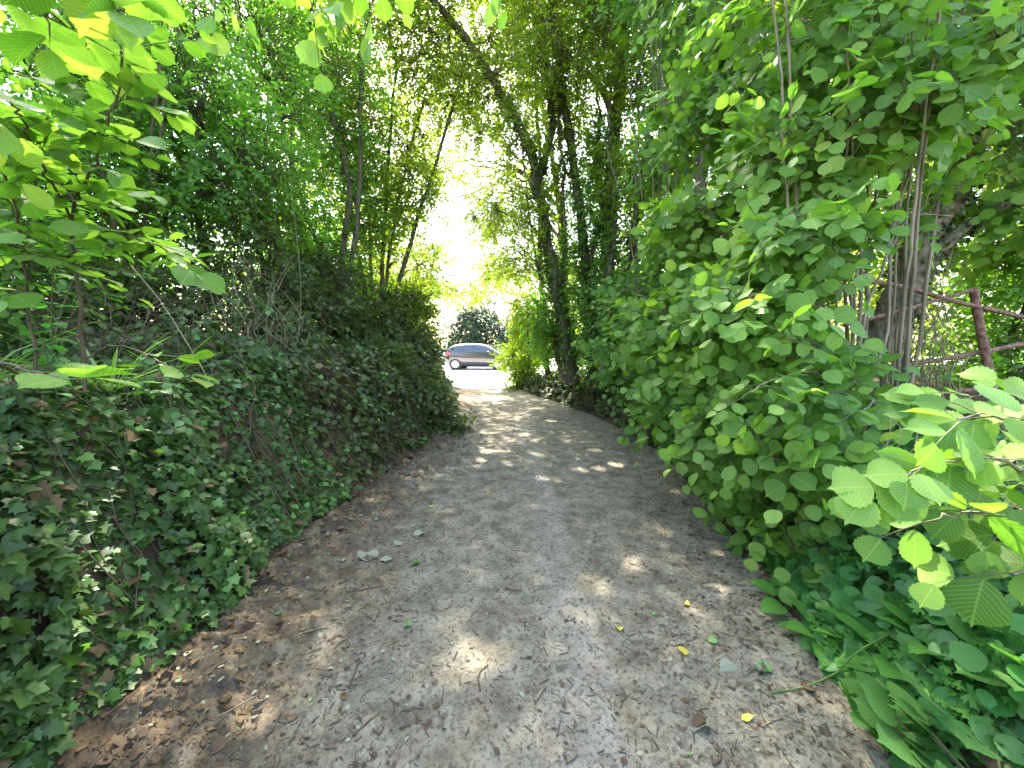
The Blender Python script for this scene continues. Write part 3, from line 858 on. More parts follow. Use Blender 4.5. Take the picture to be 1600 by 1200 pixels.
# bramble mounds at the corner of the left bank
plant('bramble_bush', 'bramble mound spilling over the path edge left of the car', 'bramble',
      [([A_(560, 640, 6.6), A_(600, 560, 6.4), A_(650, 590, 6.2), A_(690, 660, 6.2)], .012, .004), ([A_(600, 640, 7.2), A_(640, 560, 7.0), A_(690, 590, 6.8), A_(720, 670, 6.6)], .012, .004),
       ([A_(540, 640, 6.4), A_(570, 540, 6.2), A_(610, 560, 5.9), A_(640, 650, 5.7)], .012, .004)],
      [(A_(640, 620, 6.6), (.62, .55, .48), 9, 300), (A_(690, 665, 6.7), (.42, .4, .26), 6, 130), (A_(590, 575, 6.4), (.5, .5, .42), 7, 190)], 'bramble', bark='twig', seed=51, stem_name='stem', outw=.9, base=A_(600, 660, 6.7))
plant('bramble_bush', 'bramble mound on the bank top under the coppice of fanning stems', 'bramble',
      [([A_(580, 600, 8.4), A_(600, 530, 8.4), A_(640, 510, 8.2), A_(670, 560, 8)], .012, .004), ([A_(610, 600, 9), A_(640, 530, 9), A_(670, 520, 9), A_(690, 580, 9)], .012, .004)],
      [(A_(640, 545, 8.6), (.7, .7, .5), 9, 260), (A_(656, 570, 9.8), (.5, .9, .85), 8, 260), (A_(648, 520, 10.6), (.5, .9, .7), 7, 150), (A_(530, 530, 7.6), (.7, .5, .35), 7, 130)], 'bramble', bark='twig', seed=52, stem_name='stem', outw=.7, base=A_(620, 600, 8.6))

# --- hazels on the right
def hazel(label, foot, h, lean, n, blobs, leaf, sd, extra=(), group='hazel shrubs along the right side'):
    r_ = rng(sd)
    foot = np.asarray(foot, float)
    st = []
    for k in range(n):
        a = r_.uniform(0, 6.28)
        o = np.array([math.cos(a), math.sin(a), 0]) * r_.uniform(.05, .28)
        p0 = foot + o
        sp_ = o * r_.uniform(.8, 2.6) + np.array([lean[0], lean[1], 0]) * r_.uniform(.5, 1.3)
        hh = h * r_.uniform(.7, 1.05)
        pts = [p0 - [0, 0, .1], p0 + sp_ * .22 + [0, 0, hh * .3], p0 + sp_ * .55 + [0, 0, hh * .65], p0 + sp_ * 1.1 + [0, 0, hh]]
        st.append((pts, r_.uniform(.011, .024), .005))
    for e in extra:
        st.append(([A_(*q) for q in e], .013, .007))
    return plant('hazel_shrub', label, 'shrub', st, blobs, leaf, bark='stem', seed=sd, stem_name='stem', sides=6, group=group, wob=.009, up=(-.45, -.55, .8), outw=.35, limb_r=.010, hang=.35)


hz = lambda px, py, d: (lambda p: np.array([p[0], p[1], float(ground_z(p[0], p[1]))]))(at(px, py, d))
hazel('broad hazel shrub hanging its leaves in front of the old stool and gate', hz(1370, 580, 3.1), 4.0, (-.35, -.15), 16,
      [(A_(1290, 60, 2.8), (.5, .5, .4), 7, 85), (A_(1370, 170, 2.7), (.42, .45, .3), 7, 75), (A_(1250, 230, 2.8), (.45, .4, .28), 7, 75), (A_(1240, 370, 2.55), (.32, .36, .2), 7, 60), (A_(1400, 330, 3.0), (.3, .3, .18), 5, 26),
       (A_(1185, 475, 2.6), (.34, .4, .2), 7, 60), (A_(1225, 560, 2.6), (.3, .34, .2), 7, 66), (A_(1150, 480, 2.9), (.32, .4, .3), 6, 60), (A_(1480, 60, 3.2), (.55, .5, .4), 7, 60), (A_(1430, 190, 3.3), (.4, .4, .25), 5, 40),
       (A_(1330, -70, 2.7), (1.0, .7, .4), 8, 90), (A_(1200, 610, 2.8), (.34, .34, .22), 6, 56), (A_(1160, 670, 2.9), (.32, .3, .16), 6, 46), (A_(1240, 690, 2.3), (.3, .26, .14), 6, 46), (A_(1170, 730, 3.1), (.28, .3, .18), 6, 55), (A_(1250, 780, 2.7), (.25, .28, .14), 6, 42), (A_(1350, 760, 2.4), (.28, .25, .14), 6, 50), (A_(1270, 850, 2.45), (.22, .25, .08), 6, 30), (A_(1360, 870, 2.2), (.28, .22, .10), 6, 38)], 'hazel', 61,
      [[(1350, 620, 2.75), (1385, 520, 2.75), (1398, 420, 2.75), (1410, 300, 2.75), (1440, 150, 2.8), (1470, -40, 2.9)], [(1330, 620, 2.7), (1352, 500, 2.7), (1385, 400, 2.7), (1422, 270, 2.7), (1445, 160, 2.75), (1500, 0, 2.8)], [(1300, 620, 2.9), (1295, 480, 2.8), (1310, 340, 2.7), (1330, 180, 2.7), (1345, 20, 2.7)],
       [(1270, 640, 2.8), (1262, 500, 2.7), (1250, 380, 2.7), (1238, 200, 2.65), (1230, 40, 2.6), (1226, -60, 2.6)], [(1255, 640, 2.9), (1240, 480, 2.75), (1225, 300, 2.7), (1214, 120, 2.6), (1200, -40, 2.6)], [(1320, 630, 3.0), (1335, 520, 3.0), (1342, 420, 3.0), (1370, 300, 3.0), (1400, 100, 3.1)]])
hazel('hazel shrub with pale upright stems in the middle of the right side', hz(1190, 560, 4.4), 5.2, (-.2, -.1), 18,
      [(A_(1190, 60, 4.1), (.7, .6, .5), 8, 110), (A_(1110, 170, 4.2), (.6, .6, .45), 8, 100), (A_(1190, 280, 4.2), (.55, .5, .35), 7, 80), (A_(1090, 340, 4.0), (.5, .5, .35), 7, 90), (A_(1140, 430, 3.9), (.5, .5, .28), 7, 80), (A_(1050, 500, 4.1), (.55, .55, .35), 8, 120), (A_(1100, 600, 3.6), (.45, .45, .3), 7, 110), (A_(1060, 650, 3.7), (.4, .4, .2), 6, 70),
       (A_(1160, -80, 4.0), (1.1, .9, .6), 9, 150)], 'hazel', 62)
hazel('hazel shrub next to the forked tree trunk', hz(1050, 540, 6.0), 5.6, (-.3, -.2), 13,
      [(A_(1010, 470, 5.9), (.6, .65, .5), 9, 170), (A_(1040, 240, 6.2), (.6, .6, .6), 8, 110), (A_(1085, 130, 6.2), (.7, .6, .6), 8, 110), (A_(1000, 560, 5.6), (.6, .6, .4), 7, 150), (A_(1080, -20, 6.0), (1.3, 1.1, .8), 9, 190), (A_(1080, 380, 5.6), (.6, .55, .5), 8, 110)], 'hazel_far', 63)
hazel('hazel shrub reaching in at the top right corner of the view', hz(1640, 500, 4.6), 5.0, (-.3, -.2), 9,
      [(A_(1560, 150, 3.8), (.8, .8, .9), 9, 170), (A_(1600, 330, 4.2), (.7, .7, .5), 7, 110), (A_(1500, -60, 3.6), (1.3, 1, .7), 8, 150), (A_(1590, 60, 2.3), (.22, .2, .16), 3, 20)], 'hazel', 64)

# old stool with shaggy bark
stool = plant('old_hazel_stool', 'thick leaning trunk with shaggy brown bark behind the gate', 'tree',
              [([A_(1370, 560, 3.9), A_(1410, 480, 3.95), A_(1460, 370, 4.0), A_(1510, 260, 4.1), A_(1560, 150, 4.3), A_(1620, 30, 4.6), A_(1680, -90, 5)], .16, .09),
               ([A_(1430, 430, 4.0), A_(1480, 380, 4.0), A_(1540, 335, 4.1), A_(1620, 300, 4.3)], .07, .05)],
              [(A_(1560, 60, 4.9), (1.2, 1.0, .9), 8, 170), (A_(1660, 200, 5.0), (.9, .9, .8), 7, 120)],
              'hazel_far', bark='bark_brown', seed=65, sides=16, lump=.13, ivy=[(0, .12, .95, 1100, .12), (1, 0, 1, 250, .08)])
for i, (a, b, c, d, rr) in enumerate(((1295, 560, 1330, 400, .011), (1320, 560, 1362, 395, .014), (1270, 540, 1262, 430, .010), (1245, 540, 1255, 440, .009), (1352, 545, 1415, 430, .010))):
    pass
plant('brown_trunk', 'short thick brown trunk seen through the middle hazel leaves', 'tree',
      [([A_(1090, 560, 5.6), A_(1080, 440, 5.6), A_(1085, 360, 5.6), A_(1100, 240, 5.7), A_(1120, 60, 5.8), A_(1130, -100, 6)], .10, .07)],
      [(A_(1120, -60, 5.8), (1.7, 1.5, 1.3), 9, 220)], 'hazel_far', bark='bark_brown', seed=66, sides=12, lump=.08)

# ------------------------------------------------------------------ background trees and hedges
def bgtree(label, x, y, h, rad, n, leaf, sd, cat='tree', name='broadleaf_tree', low=.15, group=None, bark='bark', size=1.0):
    """A tree further off: a trunk and a ragged crown of several lobes."""
    r_ = rng(sd)
    z0 = float(ground_z(x, y)) - .1
    lean = r_.normal(size=2) * .06 * h
    top = np.array([x + lean[0], y + lean[1], z0 + h * .92])
    foot = np.array([x, y, z0])
    st = [([foot, foot * .6 + top * .4 + r_.normal(size=3) * .2, top], .012 * h + .03, .02)]
    if name != 'bush':
        for k in range(2):
            m_ = foot * (.65 - .1 * k) + top * (.35 + .1 * k)
            e_ = m_ + np.array([r_.normal() * rad * .6, r_.normal() * rad * .5, h * .35])
            st.append(([m_, (m_ + e_) / 2 + [0, 0, .3], e_], .007 * h + .01, .012))
    bl = []
    nb = 6 if name != 'bush' else 4
    for k in range(nb):
        f_ = (k + .5) / nb
        zc = z0 + h * (low + (1.0 - low) * f_) - rad * .15
        rr = rad * (.55 + .45 * math.sin(math.pi * min(1, f_ * .8 + .15))) * r_.uniform(.8, 1.1)
        a = r_.uniform(0, 6.28)
        c = np.array([x + lean[0] * f_ + math.cos(a) * rad * .35, y + lean[1] * f_ + math.sin(a) * rad * .35, zc])
        bl.append((c, (rr * .8, rr * .8, max(.35 * rr, h * (1 - low) / nb * .95)), 7, int(n / nb)))
    return plant(name, label, cat, st, bl, leaf, seed=sd, group=group, bark=bark, limb_r=.02 if h > 4 else .012, size=size, wob=.02, jit=.04)


LB = 'trees standing behind the left bank'
bgtree('first tree behind the left bank, at the left border of the view', -6.2, 3.8, 7.5, 2.2, 420, 'elm_far', 101, group=LB, size=1.15)
bgtree('second tree behind the left bank, beyond the arching elm shrubs', -7.2, 7.2, 9.0, 2.5, 480, 'elm_far', 102, group=LB, size=1.3)
bgtree('third tree behind the left bank, in back of the crooked coppice', -5.8, 10.8, 9.0, 2.4, 700, 'maple_far', 103, group=LB, low=.08)
bgtree('fourth tree behind the left bank, between the two coppices and the car park', -4.6, 14.2, 7.0, 1.9, 380, 'maple_far', 104, group=LB, low=.1)
bgtree('low dense bush closing the view under the second tree of the left bank', -5.6, 5.6, 3.0, 1.6, 420, 'elm_far', 105, 'bush', 'bush', low=.05, group='bushes behind the left bank', size=1.2)
bgtree('low dense bush closing the view behind the crooked coppice stems', -4.6, 8.6, 2.6, 1.5, 420, 'elm_far', 106, 'bush', 'bush', low=.05, group='bushes behind the left bank', size=1.2)
bgtree('low dense bush at the left border behind the sapling stems', -4.6, 2.6, 2.6, 1.3, 380, 'elm', 107, 'bush', 'bush', low=.02, group='bushes behind the left bank', size=1.2)
bgtree('dense bush at the far end of the left bank beside the car', -3.9, 11.4, 2.6, 1.2, 420, 'elm_far', 108, 'bush', 'bush', low=.02, group='bushes behind the left bank', size=1.15)
RB = 'trees standing behind the right hazels'
bgtree('tree behind the gate at the right border of the view', 8.2, 6.0, 7.0, 2.3, 420, 'yellow_far', 111, group=RB, low=.28, size=.7)
bgtree('tree behind the old stool and the middle hazel', 6.0, 8.6, 8.5, 2.3, 600, 'maple_far', 112, group=RB, low=.1)
bgtree('tree behind the forked trunk and the leaning trunk', 3.6, 11.6, 8.5, 2.0, 600, 'maple_far', 113, group=RB, low=.06)
bgtree('tree at the far right beyond the gate post', 10.5, 10.5, 8.0, 2.8, 480, 'maple_far', 114, group=RB, low=.1, size=1.3)
bgtree('bush in the field beyond the rusty gate', 6.3, 4.9, 1.9, 1.1, 260, 'elm_far', 115, 'bush', 'bush', low=.02, group='bushes beyond the right bank', size=1.2)
bgtree('bush behind the hazel next to the forked trunk', 4.4, 8.0, 2.6, 1.2, 360, 'elm_far', 116, 'bush', 'bush', low=.02, group='bushes beyond the right bank', size=1.2)
bgtree('dark bush round the feet of the ivy clad trunks', 2.6, 9.6, 2.4, .95, 420, 'elm_far', 117, 'bush', 'bush', low=.02, group='bushes beyond the right bank', size=1.1)
bgtree('sunlit yellow green bush at the end of the right bank beside the car', .62, 13.4, 3.3, .95, 760, 'yellow', 118, 'bush', 'bush', low=.02)
bgtree('sunlit yellow green young tree overhanging the car park entrance', 2.4, 15.6, 5.6, 1.5, 420, 'yellow', 119, name='young_tree', low=.12)
bgtree('dark blue green bush right behind the parked car', -3.3, 29.0, 4.6, 2.6, 1000, 'conifer', 121, 'bush', 'bush', low=.0, size=1.8)
bgtree('dark bush behind the bonnet of the parked car', .6, 29.5, 3.4, 2.4, 800, 'conifer', 122, 'bush', 'bush', low=.0, size=1.8)
bgtree('dark bush behind the tail of the parked car', -8.0, 29.5, 4.0, 2.6, 600, 'conifer', 123, 'bush', 'bush', low=.0, size=1.8)
FB = 'tall trees on the far side of the car park'
bgtree('tall pale tree across the car park above the tail of the car', -8.5, 36, 12.5, 4.2, 520, 'far', 131, group=FB, low=.15)
bgtree('tall pale tree across the car park right above the parked car', -1.5, 40, 10.0, 3.6, 300, 'far', 132, group=FB, low=.15)
bgtree('tall pale tree across the car park above the bonnet of the car', 5.5, 36, 12.0, 4.2, 520, 'far', 133, group=FB, low=.15)
bgtree('tall tree across the car park behind the left coppices', -18, 34, 12, 5, 520, 'far', 134, group=FB, low=.1)
bgtree('tall tree across the car park behind the right trunks', 14, 34, 12, 5, 520, 'far', 135, group=FB, low=.1)

# ------------------------------------------------------------------ ivy on the banks
def bank_cloud(side, n, y0, y1, omax, seed, thick=.16, hem=.12):
    r_ = rng(seed)
    y = r_.uniform(y0, y1, n)
    o = np.where(r_.random(n) < .68, r_.uniform(0, .85, n), r_.uniform(.85, omax, n) if omax > .85 else r_.uniform(0, omax, n))
    ef = edgeL if side < 0 else edgeR
    x = ef(y) + side * o
    z = bank_height(x, y)
    e = .03
    nx = -(bank_height(x + e, y) - bank_height(x - e, y)) / (2 * e)
    ny = -(bank_height(x, y + e) - bank_height(x, y - e)) / (2 * e)
    Nn = nrm(np.stack([nx, ny, np.ones(n)], -1))
    bulge = np.clip(.5 + 1.6 * fbm(y * 1.3, o * 1.6, 3, seed), 0, 1.3)
    h = thick * bulge * (.12 + .88 * r_.random(n) ** .8)
    P = np.stack([x, y, z], -1) + Nn * h[:, None]
    keep = o > hem + .24 * fbm(y * 2.1, y * 0 + 3.3, 3, seed + 1) + .5 * np.clip(bulge * 0, 0, 1)
    keep &= (fbm(y * 3.0, o * 3.0, 3, seed + 2) > -.26) | (r_.random(n) < .35)
    return P[keep], Nn[keep], r_


def ivy_cover(label, side, n, y0, y1, omax, seed, tpl, mat, s0, s1, thick, hem, vines=30):
    P, Nn, r_ = bank_cloud(side, n, y0, y1, omax, seed, thick, hem)
    k = len(P)
    outw = np.stack([-side * np.ones(k), -.25 * np.ones(k), np.zeros(k)], -1)
    N2 = Nn * .6 + np.array([0, 0, .55]) + outw * .15 + .42 * r_.normal(size=(k, 3))
    D = outw * .55 + np.array([0, 0, -.65]) + .55 * r_.normal(size=(k, 3))
    S = r_.uniform(s0, s1, k) * np.where(r_.random(k) < .08, .55, 1)
    g = G(); leaves(g, P, D, N2, S, tpl, 0, seed)
    k2 = r_.random(k) < .022
    leaves(g, P[k2] + .02 * Nn[k2], D[k2], N2[k2] + .4 * r_.normal(size=(k2.sum(), 3)), S[k2], tpl, 2, seed + 1)
    k3 = r_.random(k) < .05
    leaves(g, P[k3] + .035 * Nn[k3], D[k3], N2[k3], S[k3] * .8, tpl, 3, seed + 2)
    ef = edgeL if side < 0 else edgeR
    vs = []
    for q in range(vines):
        y = r_.uniform(y0, y1); K = 12
        oo = np.linspace(r_.uniform(.6, omax), r_.uniform(.1, .3), K)
        yy = y + np.cumsum(r_.normal(size=K)) * .06
        xx = ef(yy) + side * oo
        vs.append(np.stack([xx, yy, bank_height(xx, yy) + .03 + .09 * r_.random(K)], -1))
    tubes(g, np.array(vs), np.full((vines, 12), .004) * r_.uniform(.5, 1.3, (vines, 1)), 4, 1)
    return tag(g.build('ivy', [M[mat], M['twig'], M['deadivy'], M['newivy']]), label, 'ivy', kind='stuff')


ivy_cover('ivy with pale veins covering the near left bank', -1, 15000, .3, 3.6, 2.6, 201, T_IVY, 'ivy', .038, .078, .34, .05, 46)
ivy_cover('dull brownish ivy covering the left bank further on', -1, 16000, 3.4, 12.6, 2.4, 202, T_IVY_LO, 'ivy_dark', .05, .085, .30, .10, 60)
ivy_cover('small leaved ivy on the near right bank under the hazels', 1, 5200, .6, 4.2, 2.8, 203, T_IVY, 'ivy', .035, .065, .16, .16, 40)
ivy_cover('glossy ivy covering the foot of the right bank under the trunks', 1, 9500, 4.0, 12.8, 1.8, 204, T_IVY_LO, 'ivy_dark', .045, .08, .30, .06, 60)

ivy_cover('dull ivy at the low far end of the right bank', 1, 5200, 8.5, 13.3, 1.6, 205, T_IVY_LO, 'ivy_dark', .06, .10, .38, .0, 20)

# ------------------------------------------------------------------ near hazel growth (large leaves)
def tiered(gl, gb, pts, r0, r1, n, t0, t1, length, nl, size, seed, up=(0, 0, 1.0), tpl=T_HAZ_HI, droop=.15, hang=.2, bias=None, wob=.01):
    r_ = rng(seed)
    K = max(14, 5 * len(pts))
    P = catmull(pts, K)
    P = P + r_.normal(size=P.shape) * wob * .5
    tubes(gb, P, r0 + (r1 - r0) * np.linspace(0, 1, K), 7, 0, .05, seed)
    if not n:
        return
    t = np.linspace(t0, t1, n) + r_.normal(size=n) * .02
    i = np.clip((t * (K - 1)).astype(int), 0, K - 1)
    O = P[i]
    a = np.arange(n) * 2.4 + r_.uniform(0, 6)
    A = np.stack([np.cos(a), np.sin(a) * .8, .12 + .25 * r_.normal(size=n)], -1)
    if bias is not None:
        A = A + np.asarray(bias)
    A[-1] = nrm(P[-1] - P[-4]) + .2 * r_.normal(size=3)
    U = np.asarray(up) + .2 * r_.normal(size=(n, 3))
    sprig_leaves(gl, O, A, U, length * r_.uniform(.6, 1.25, n), nl, size, tpl, 0, 1, seed, droop=droop, hang=hang, tw_r=.0024, tilt=.25)


def near_plant(name, label, cat, base, runs, leafm='hazel', stemm='stem', group=None, part='stem'):
    root = thing(name, label, cat, base, group)
    gl = G()
    for kw in runs:
        gb = G()
        tiered(gl, gb, **kw)
        gb.build(part, M[stemm], root, base)
    gl.build('foliage', [M[leafm], M['gtwig']], root, base)
    return root


b = at(135, 610, 2.0)
near_plant('hazel_sapling', 'slim hazel sapling with large flat leaves growing from the left bank top', 'sapling', b, [
    dict(pts=[b, at(125, 470, 1.95), at(112, 360, 1.9), at(120, 305, 1.85), at(150, 250, 1.75), at(168, 190, 1.68), at(192, 110, 1.6), at(205, 60, 1.56)], r0=.009, r1=.003, n=26, t0=.36, t1=1, length=.25, nl=5, size=.088, seed=301, hang=.12, droop=.1),
    dict(pts=[at(60, 610, 1.9), at(40, 450, 1.85), at(25, 330, 1.75), at(-5, 230, 1.6), at(-40, 120, 1.45)], r0=.008, r1=.003, n=15, t0=.3, t1=1, length=.28, nl=5, size=.09, seed=302, hang=.12, bias=(.3, 0, 0)),
    dict(pts=[at(112, 360, 1.9), at(165, 360, 1.85), at(225, 375, 1.8), at(285, 400, 1.75)], r0=.006, r1=.003, n=7, t0=.25, t1=1, length=.24, nl=5, size=.095, seed=303, hang=.12),
    dict(pts=[at(115, 345, 1.9), at(70, 270, 1.7), at(40, 200, 1.5), at(20, 160, 1.35)], r0=.006, r1=.003, n=9, t0=.25, t1=1, length=.25, nl=5, size=.088, seed=304, hang=.12),
    dict(pts=[at(60, 600, 1.9), at(-20, 560, 1.4), at(30, 575, 1.1), at(95, 590, .98)], r0=.006, r1=.002, n=2, t0=.8, t1=.98, length=.14, nl=3, size=.10, seed=305, hang=.1, droop=.05),
    dict(pts=[at(112, 400, 1.9), at(60, 400, 1.8), at(10, 380, 1.7), at(-40, 350, 1.6)], r0=.006, r1=.003, n=9, t0=.2, t1=1, length=.26, nl=5, size=.088, seed=306, hang=.15),
    dict(pts=[at(128, 560, 2.0), at(180, 540, 1.9), at(240, 560, 1.75), at(270, 575, 1.65)], r0=.005, r1=.002, n=3, t0=.6, t1=1, length=.16, nl=3, size=.09, seed=307, hang=.2)], stemm='twig')
hb = at(-160, -260, .9)
near_plant('hazel_bough', 'backlit hazel bough with big ribbed leaves at the top left corner', 'branch', hb, [
    dict(pts=[hb, at(-60, -120, .95), at(20, -40, 1.0), at(60, 10, 1.05), at(80, 40, 1.1)], r0=.007, r1=.002, n=7, t0=.25, t1=1, length=.2, nl=4, size=.10, seed=311, hang=.3),
    dict(pts=[at(-60, -120, .95), at(80, -80, .95), at(150, -30, .95), at(190, 20, .95)], r0=.006, r1=.002, n=5, t0=.4, t1=1, length=.16, nl=4, size=.095, seed=316, hang=.3),
    dict(pts=[at(-100, -100, .9), at(-110, 20, 1.0), at(-70, 120, 1.1), at(-20, 190, 1.2)], r0=.006, r1=.002, n=6, t0=.35, t1=1, length=.2, nl=4, size=.095, seed=313, hang=.2)])
hb = at(330, -420, 1.3)
near_plant('hazel_bough', 'hazel bough hanging a few bright leaves into the top of the view', 'branch', hb, [
    dict(pts=[hb, at(400, -200, 1.4), at(470, -60, 1.5), at(490, 40, 1.55)], r0=.009, r1=.002, n=5, t0=.72, t1=1, length=.14, nl=4, size=.078, seed=321, hang=.9),
    dict(pts=[at(400, -200, 1.4), at(500, -120, 1.5), at(560, -50, 1.55), at(580, 15, 1.6)], r0=.006, r1=.002, n=5, t0=.62, t1=1, length=.16, nl=4, size=.078, seed=322, hang=.9),
    dict(pts=[at(360, -300, 1.4), at(340, -120, 1.6), at(335, -40, 1.7), at(338, 0, 1.75)], r0=.006, r1=.002, n=3, t0=.75, t1=1, length=.14, nl=4, size=.08, seed=323, hang=.9),
    dict(pts=[at(400, -200, 1.4), at(600, -180, 1.7), at(720, -80, 1.9), at(760, -10, 2.0)], r0=.006, r1=.002, n=3, t0=.75, t1=1, length=.14, nl=4, size=.08, seed=324, hang=.9)])
b = hz(1700, 900, 1.25)
near_plant('hazel_sapling', 'low hazel sapling with large ribbed leaves at the right border', 'sapling', b, [
    dict(pts=[b, at(1660, 800, 1.15), at(1580, 720, 1.05), at(1490, 720, 1.0), at(1420, 740, .98)], r0=.008, r1=.002, n=8, t0=.3, t1=1, length=.15, nl=4, size=.088, seed=331, up=(-.25, -.75, .75), hang=.45),
    dict(pts=[b, at(1680, 760, 1.2), at(1620, 680, 1.1), at(1560, 650, 1.05), at(1500, 650, 1.02)], r0=.007, r1=.002, n=7, t0=.45, t1=1, length=.15, nl=4, size=.09, seed=332, up=(-.25, -.75, .75), hang=.45),
    dict(pts=[b, at(1660, 860, 1.1), at(1600, 800, 1.0), at(1540, 800, .97), at(1470, 810, .95)], r0=.007, r1=.002, n=7, t0=.35, t1=1, length=.15, nl=4, size=.088, seed=333, up=(-.25, -.75, .75), hang=.45),
    dict(pts=[b, at(1690, 900, 1.05), at(1640, 880, .95), at(1590, 900, .92)], r0=.006, r1=.002, n=4, t0=.5, t1=1, length=.14, nl=4, size=.085, seed=334, up=(-.25, -.75, .75), hang=.45),
    dict(pts=[b, at(1700, 780, 1.3), at(1640, 690, 1.3), at(1560, 620, 1.3), at(1500, 625, 1.25)], r0=.006, r1=.002, n=7, t0=.5, t1=1, length=.16, nl=5, size=.085, seed=335, up=(-.25, -.75, .75), hang=.45),
    dict(pts=[b, at(1640, 840, 1.3), at(1540, 770, 1.35), at(1430, 760, 1.4)], r0=.006, r1=.002, n=8, t0=.3, t1=1, length=.16, nl=5, size=.08, seed=336, up=(-.25, -.75, .75), hang=.45)])
b = hz(1330, 620, 2.6)
near_plant('hazel_sapling', 'bright young hazel shoots leaning over the right bank below the gate bars', 'sapling', b, [
    dict(pts=[b, at(1290, 580, 2.4), at(1240, 530, 2.2), at(1190, 505, 2.1)], r0=.007, r1=.002, n=8, t0=.5, t1=1, length=.24, nl=5, size=.082, seed=341, up=(-.3, -.6, .8), hang=.4),
    dict(pts=[b, at(1310, 620, 2.3), at(1270, 610, 2.15), at(1240, 620, 2.05)], r0=.007, r1=.002, n=8, t0=.5, t1=1, length=.24, nl=5, size=.082, seed=342, up=(-.3, -.6, .8), hang=.4),
    dict(pts=[b, at(1290, 600, 2.3), at(1220, 590, 2.15), at(1160, 620, 2.1)], r0=.007, r1=.002, n=9, t0=.5, t1=1, length=.24, nl=5, size=.08, seed=343, up=(-.3, -.6, .8), hang=.4),
    dict(pts=[b, at(1360, 640, 2.3), at(1350, 640, 2.15), at(1310, 660, 2.0)], r0=.007, r1=.002, n=7, t0=.5, t1=1, length=.22, nl=5, size=.08, seed=344, up=(-.3, -.6, .8), hang=.4)])

for i, (px, py, d, dx, lab) in enumerate(((440, 600, 4.3, 40, 'pale bramble spray rising out of the ivy in the middle of the left bank'), (575, 650, 4.8, -30, 'bright bramble spray on the ivy just left of the bramble mound'), (330, 590, 3.2, 30, 'bramble spray with broad leaves beside the pale dead stalk'),
                                         (400, 500, 4.3, 50, 'bramble spray in front of the pale dead twigs'), (490, 560, 5.2, 40, 'bramble spray on the bank top under the crooked coppice'), (250, 640, 2.5, 25, 'low bramble spray lying on the near ivy'))):
    b = at(px - dx, py + 40, d)
    near_plant('bramble_spray', lab, 'bramble', b, [
        dict(pts=[b, at(px - dx * .6, py - 15, d * .99), at(px, py - 30, d * .97), at(px + dx, py, d * .95)], r0=.004, r1=.002, n=7, t0=.3, t1=1, length=.12, nl=4, size=.06, seed=350 + i, tpl=T_BRAM, hang=.3),
        dict(pts=[b, at(px - dx, py - 20, d * .98), at(px - dx * .9, py - 60, d * .97)], r0=.004, r1=.002, n=5, t0=.4, t1=1, length=.12, nl=4, size=.055, seed=360 + i, tpl=T_BRAM, hang=.3)], 'bramble_lush', 'gtwig', 'bramble sprays on the left bank')

# ------------------------------------------------------------------ dead twigs on the left bank
def thicket(label, c, rad, n, seed, name='dead_brush', mat='dead', r0=.004):
    r_ = rng(seed)
    c = np.asarray(c, float); rad = np.asarray(rad, float)
    base = np.array([c[0], c[1], ground_z(c[0], c[1])])
    O = base + r_.normal(size=(n, 3)) * rad * [.45, .45, 0]
    O[:, 2] = ground_z(O[:, 0], O[:, 1])
    E = c + nrm(r_.normal(size=(n, 3))) * rad * r_.uniform(.5, 1.15, (n, 1))
    B = (O + E) / 2 + r_.normal(size=(n, 3)) * rad * .5 + np.array([0, 0, .3]) * rad[2]
    g = G()
    tubes(g, bez(O, B, E, 12, .03, r_), (r0 * r_.uniform(.5, 1.6, (n, 1))) * np.linspace(1.2, .4, 12)[None], 4)
    k = n * 2
    i = r_.integers(0, n, k); t = r_.uniform(.35, .9, k)[:, None]
    S = (1 - t) ** 2 * O[i] + 2 * t * (1 - t) * B[i] + t ** 2 * E[i]
    e2 = S + nrm(r_.normal(size=(k, 3))) * rad.mean() * r_.uniform(.2, .6, (k, 1))
    tubes(g, bez(S, (S + e2) / 2 + r_.normal(size=(k, 3)) * .04, e2, 6, .03, r_), np.broadcast_to(np.linspace(.5, .25, 6) * r0, (k, 6)), 3)
    return tag(g.build(name, M[mat], None, base), label, 'dead twigs')


thicket('tangle of pale dead twigs on the left bank before the crooked coppice', at(400, 440, 4.3), (.66, .5, .5), 40, 401)
thicket('dark dead brush under the hazel sapling leaves', at(220, 500, 3.0), (.8, .5, .4), 60, 402, mat='twig')
thicket('pale dead twigs among the leaves by the right border', at(1530, 690, 1.7), (.35, .3, .25), 26, 403)
thicket('sprays of dead twigs round the shaggy stool', at(1440, 440, 3.4), (.4, .3, .5), 34, 404)


def stick(name, label, cat, pts, r0, r1, mat='twig', group=None, fork=0, seed=0):
    g = G()
    K = 6 * len(pts)
    P = catmull(pts, K)
    r_ = rng(seed)
    P = P + np.cumsum(r_.normal(size=P.shape), 0) * r0 * .12
    tubes(g, P, np.linspace(r0, r1, K), 6, 0, .12, seed)
    for q in range(fork):
        i = int(K * r_.uniform(.3, .8))
        e = P[i] + (P[-1] - P[i]) * .5 + r_.normal(size=3) * np.linalg.norm(P[-1] - P[0]) * [.12, .12, .01]
        tubes(g, np.linspace(P[i], e, 5), np.linspace(r1, r1 * .5, 5), 5)
    base = P[0].copy()
    return tag(g.build(name, M[mat], None, base), label, cat, group)


def gp(px, py, dz=.004):
    d = 1.5 / ((py - 535) / F)
    p = at(px, py, d)
    for _ in range(3):
        z = float(ground_z(p[0], p[1])) + dz
        d = d * (1.5 - z) / (1.5 - p[2]) if p[2] < 1.4 else d
        p = at(px, py, d)
    p[2] = float(ground_z(p[0], p[1])) + dz
    return p


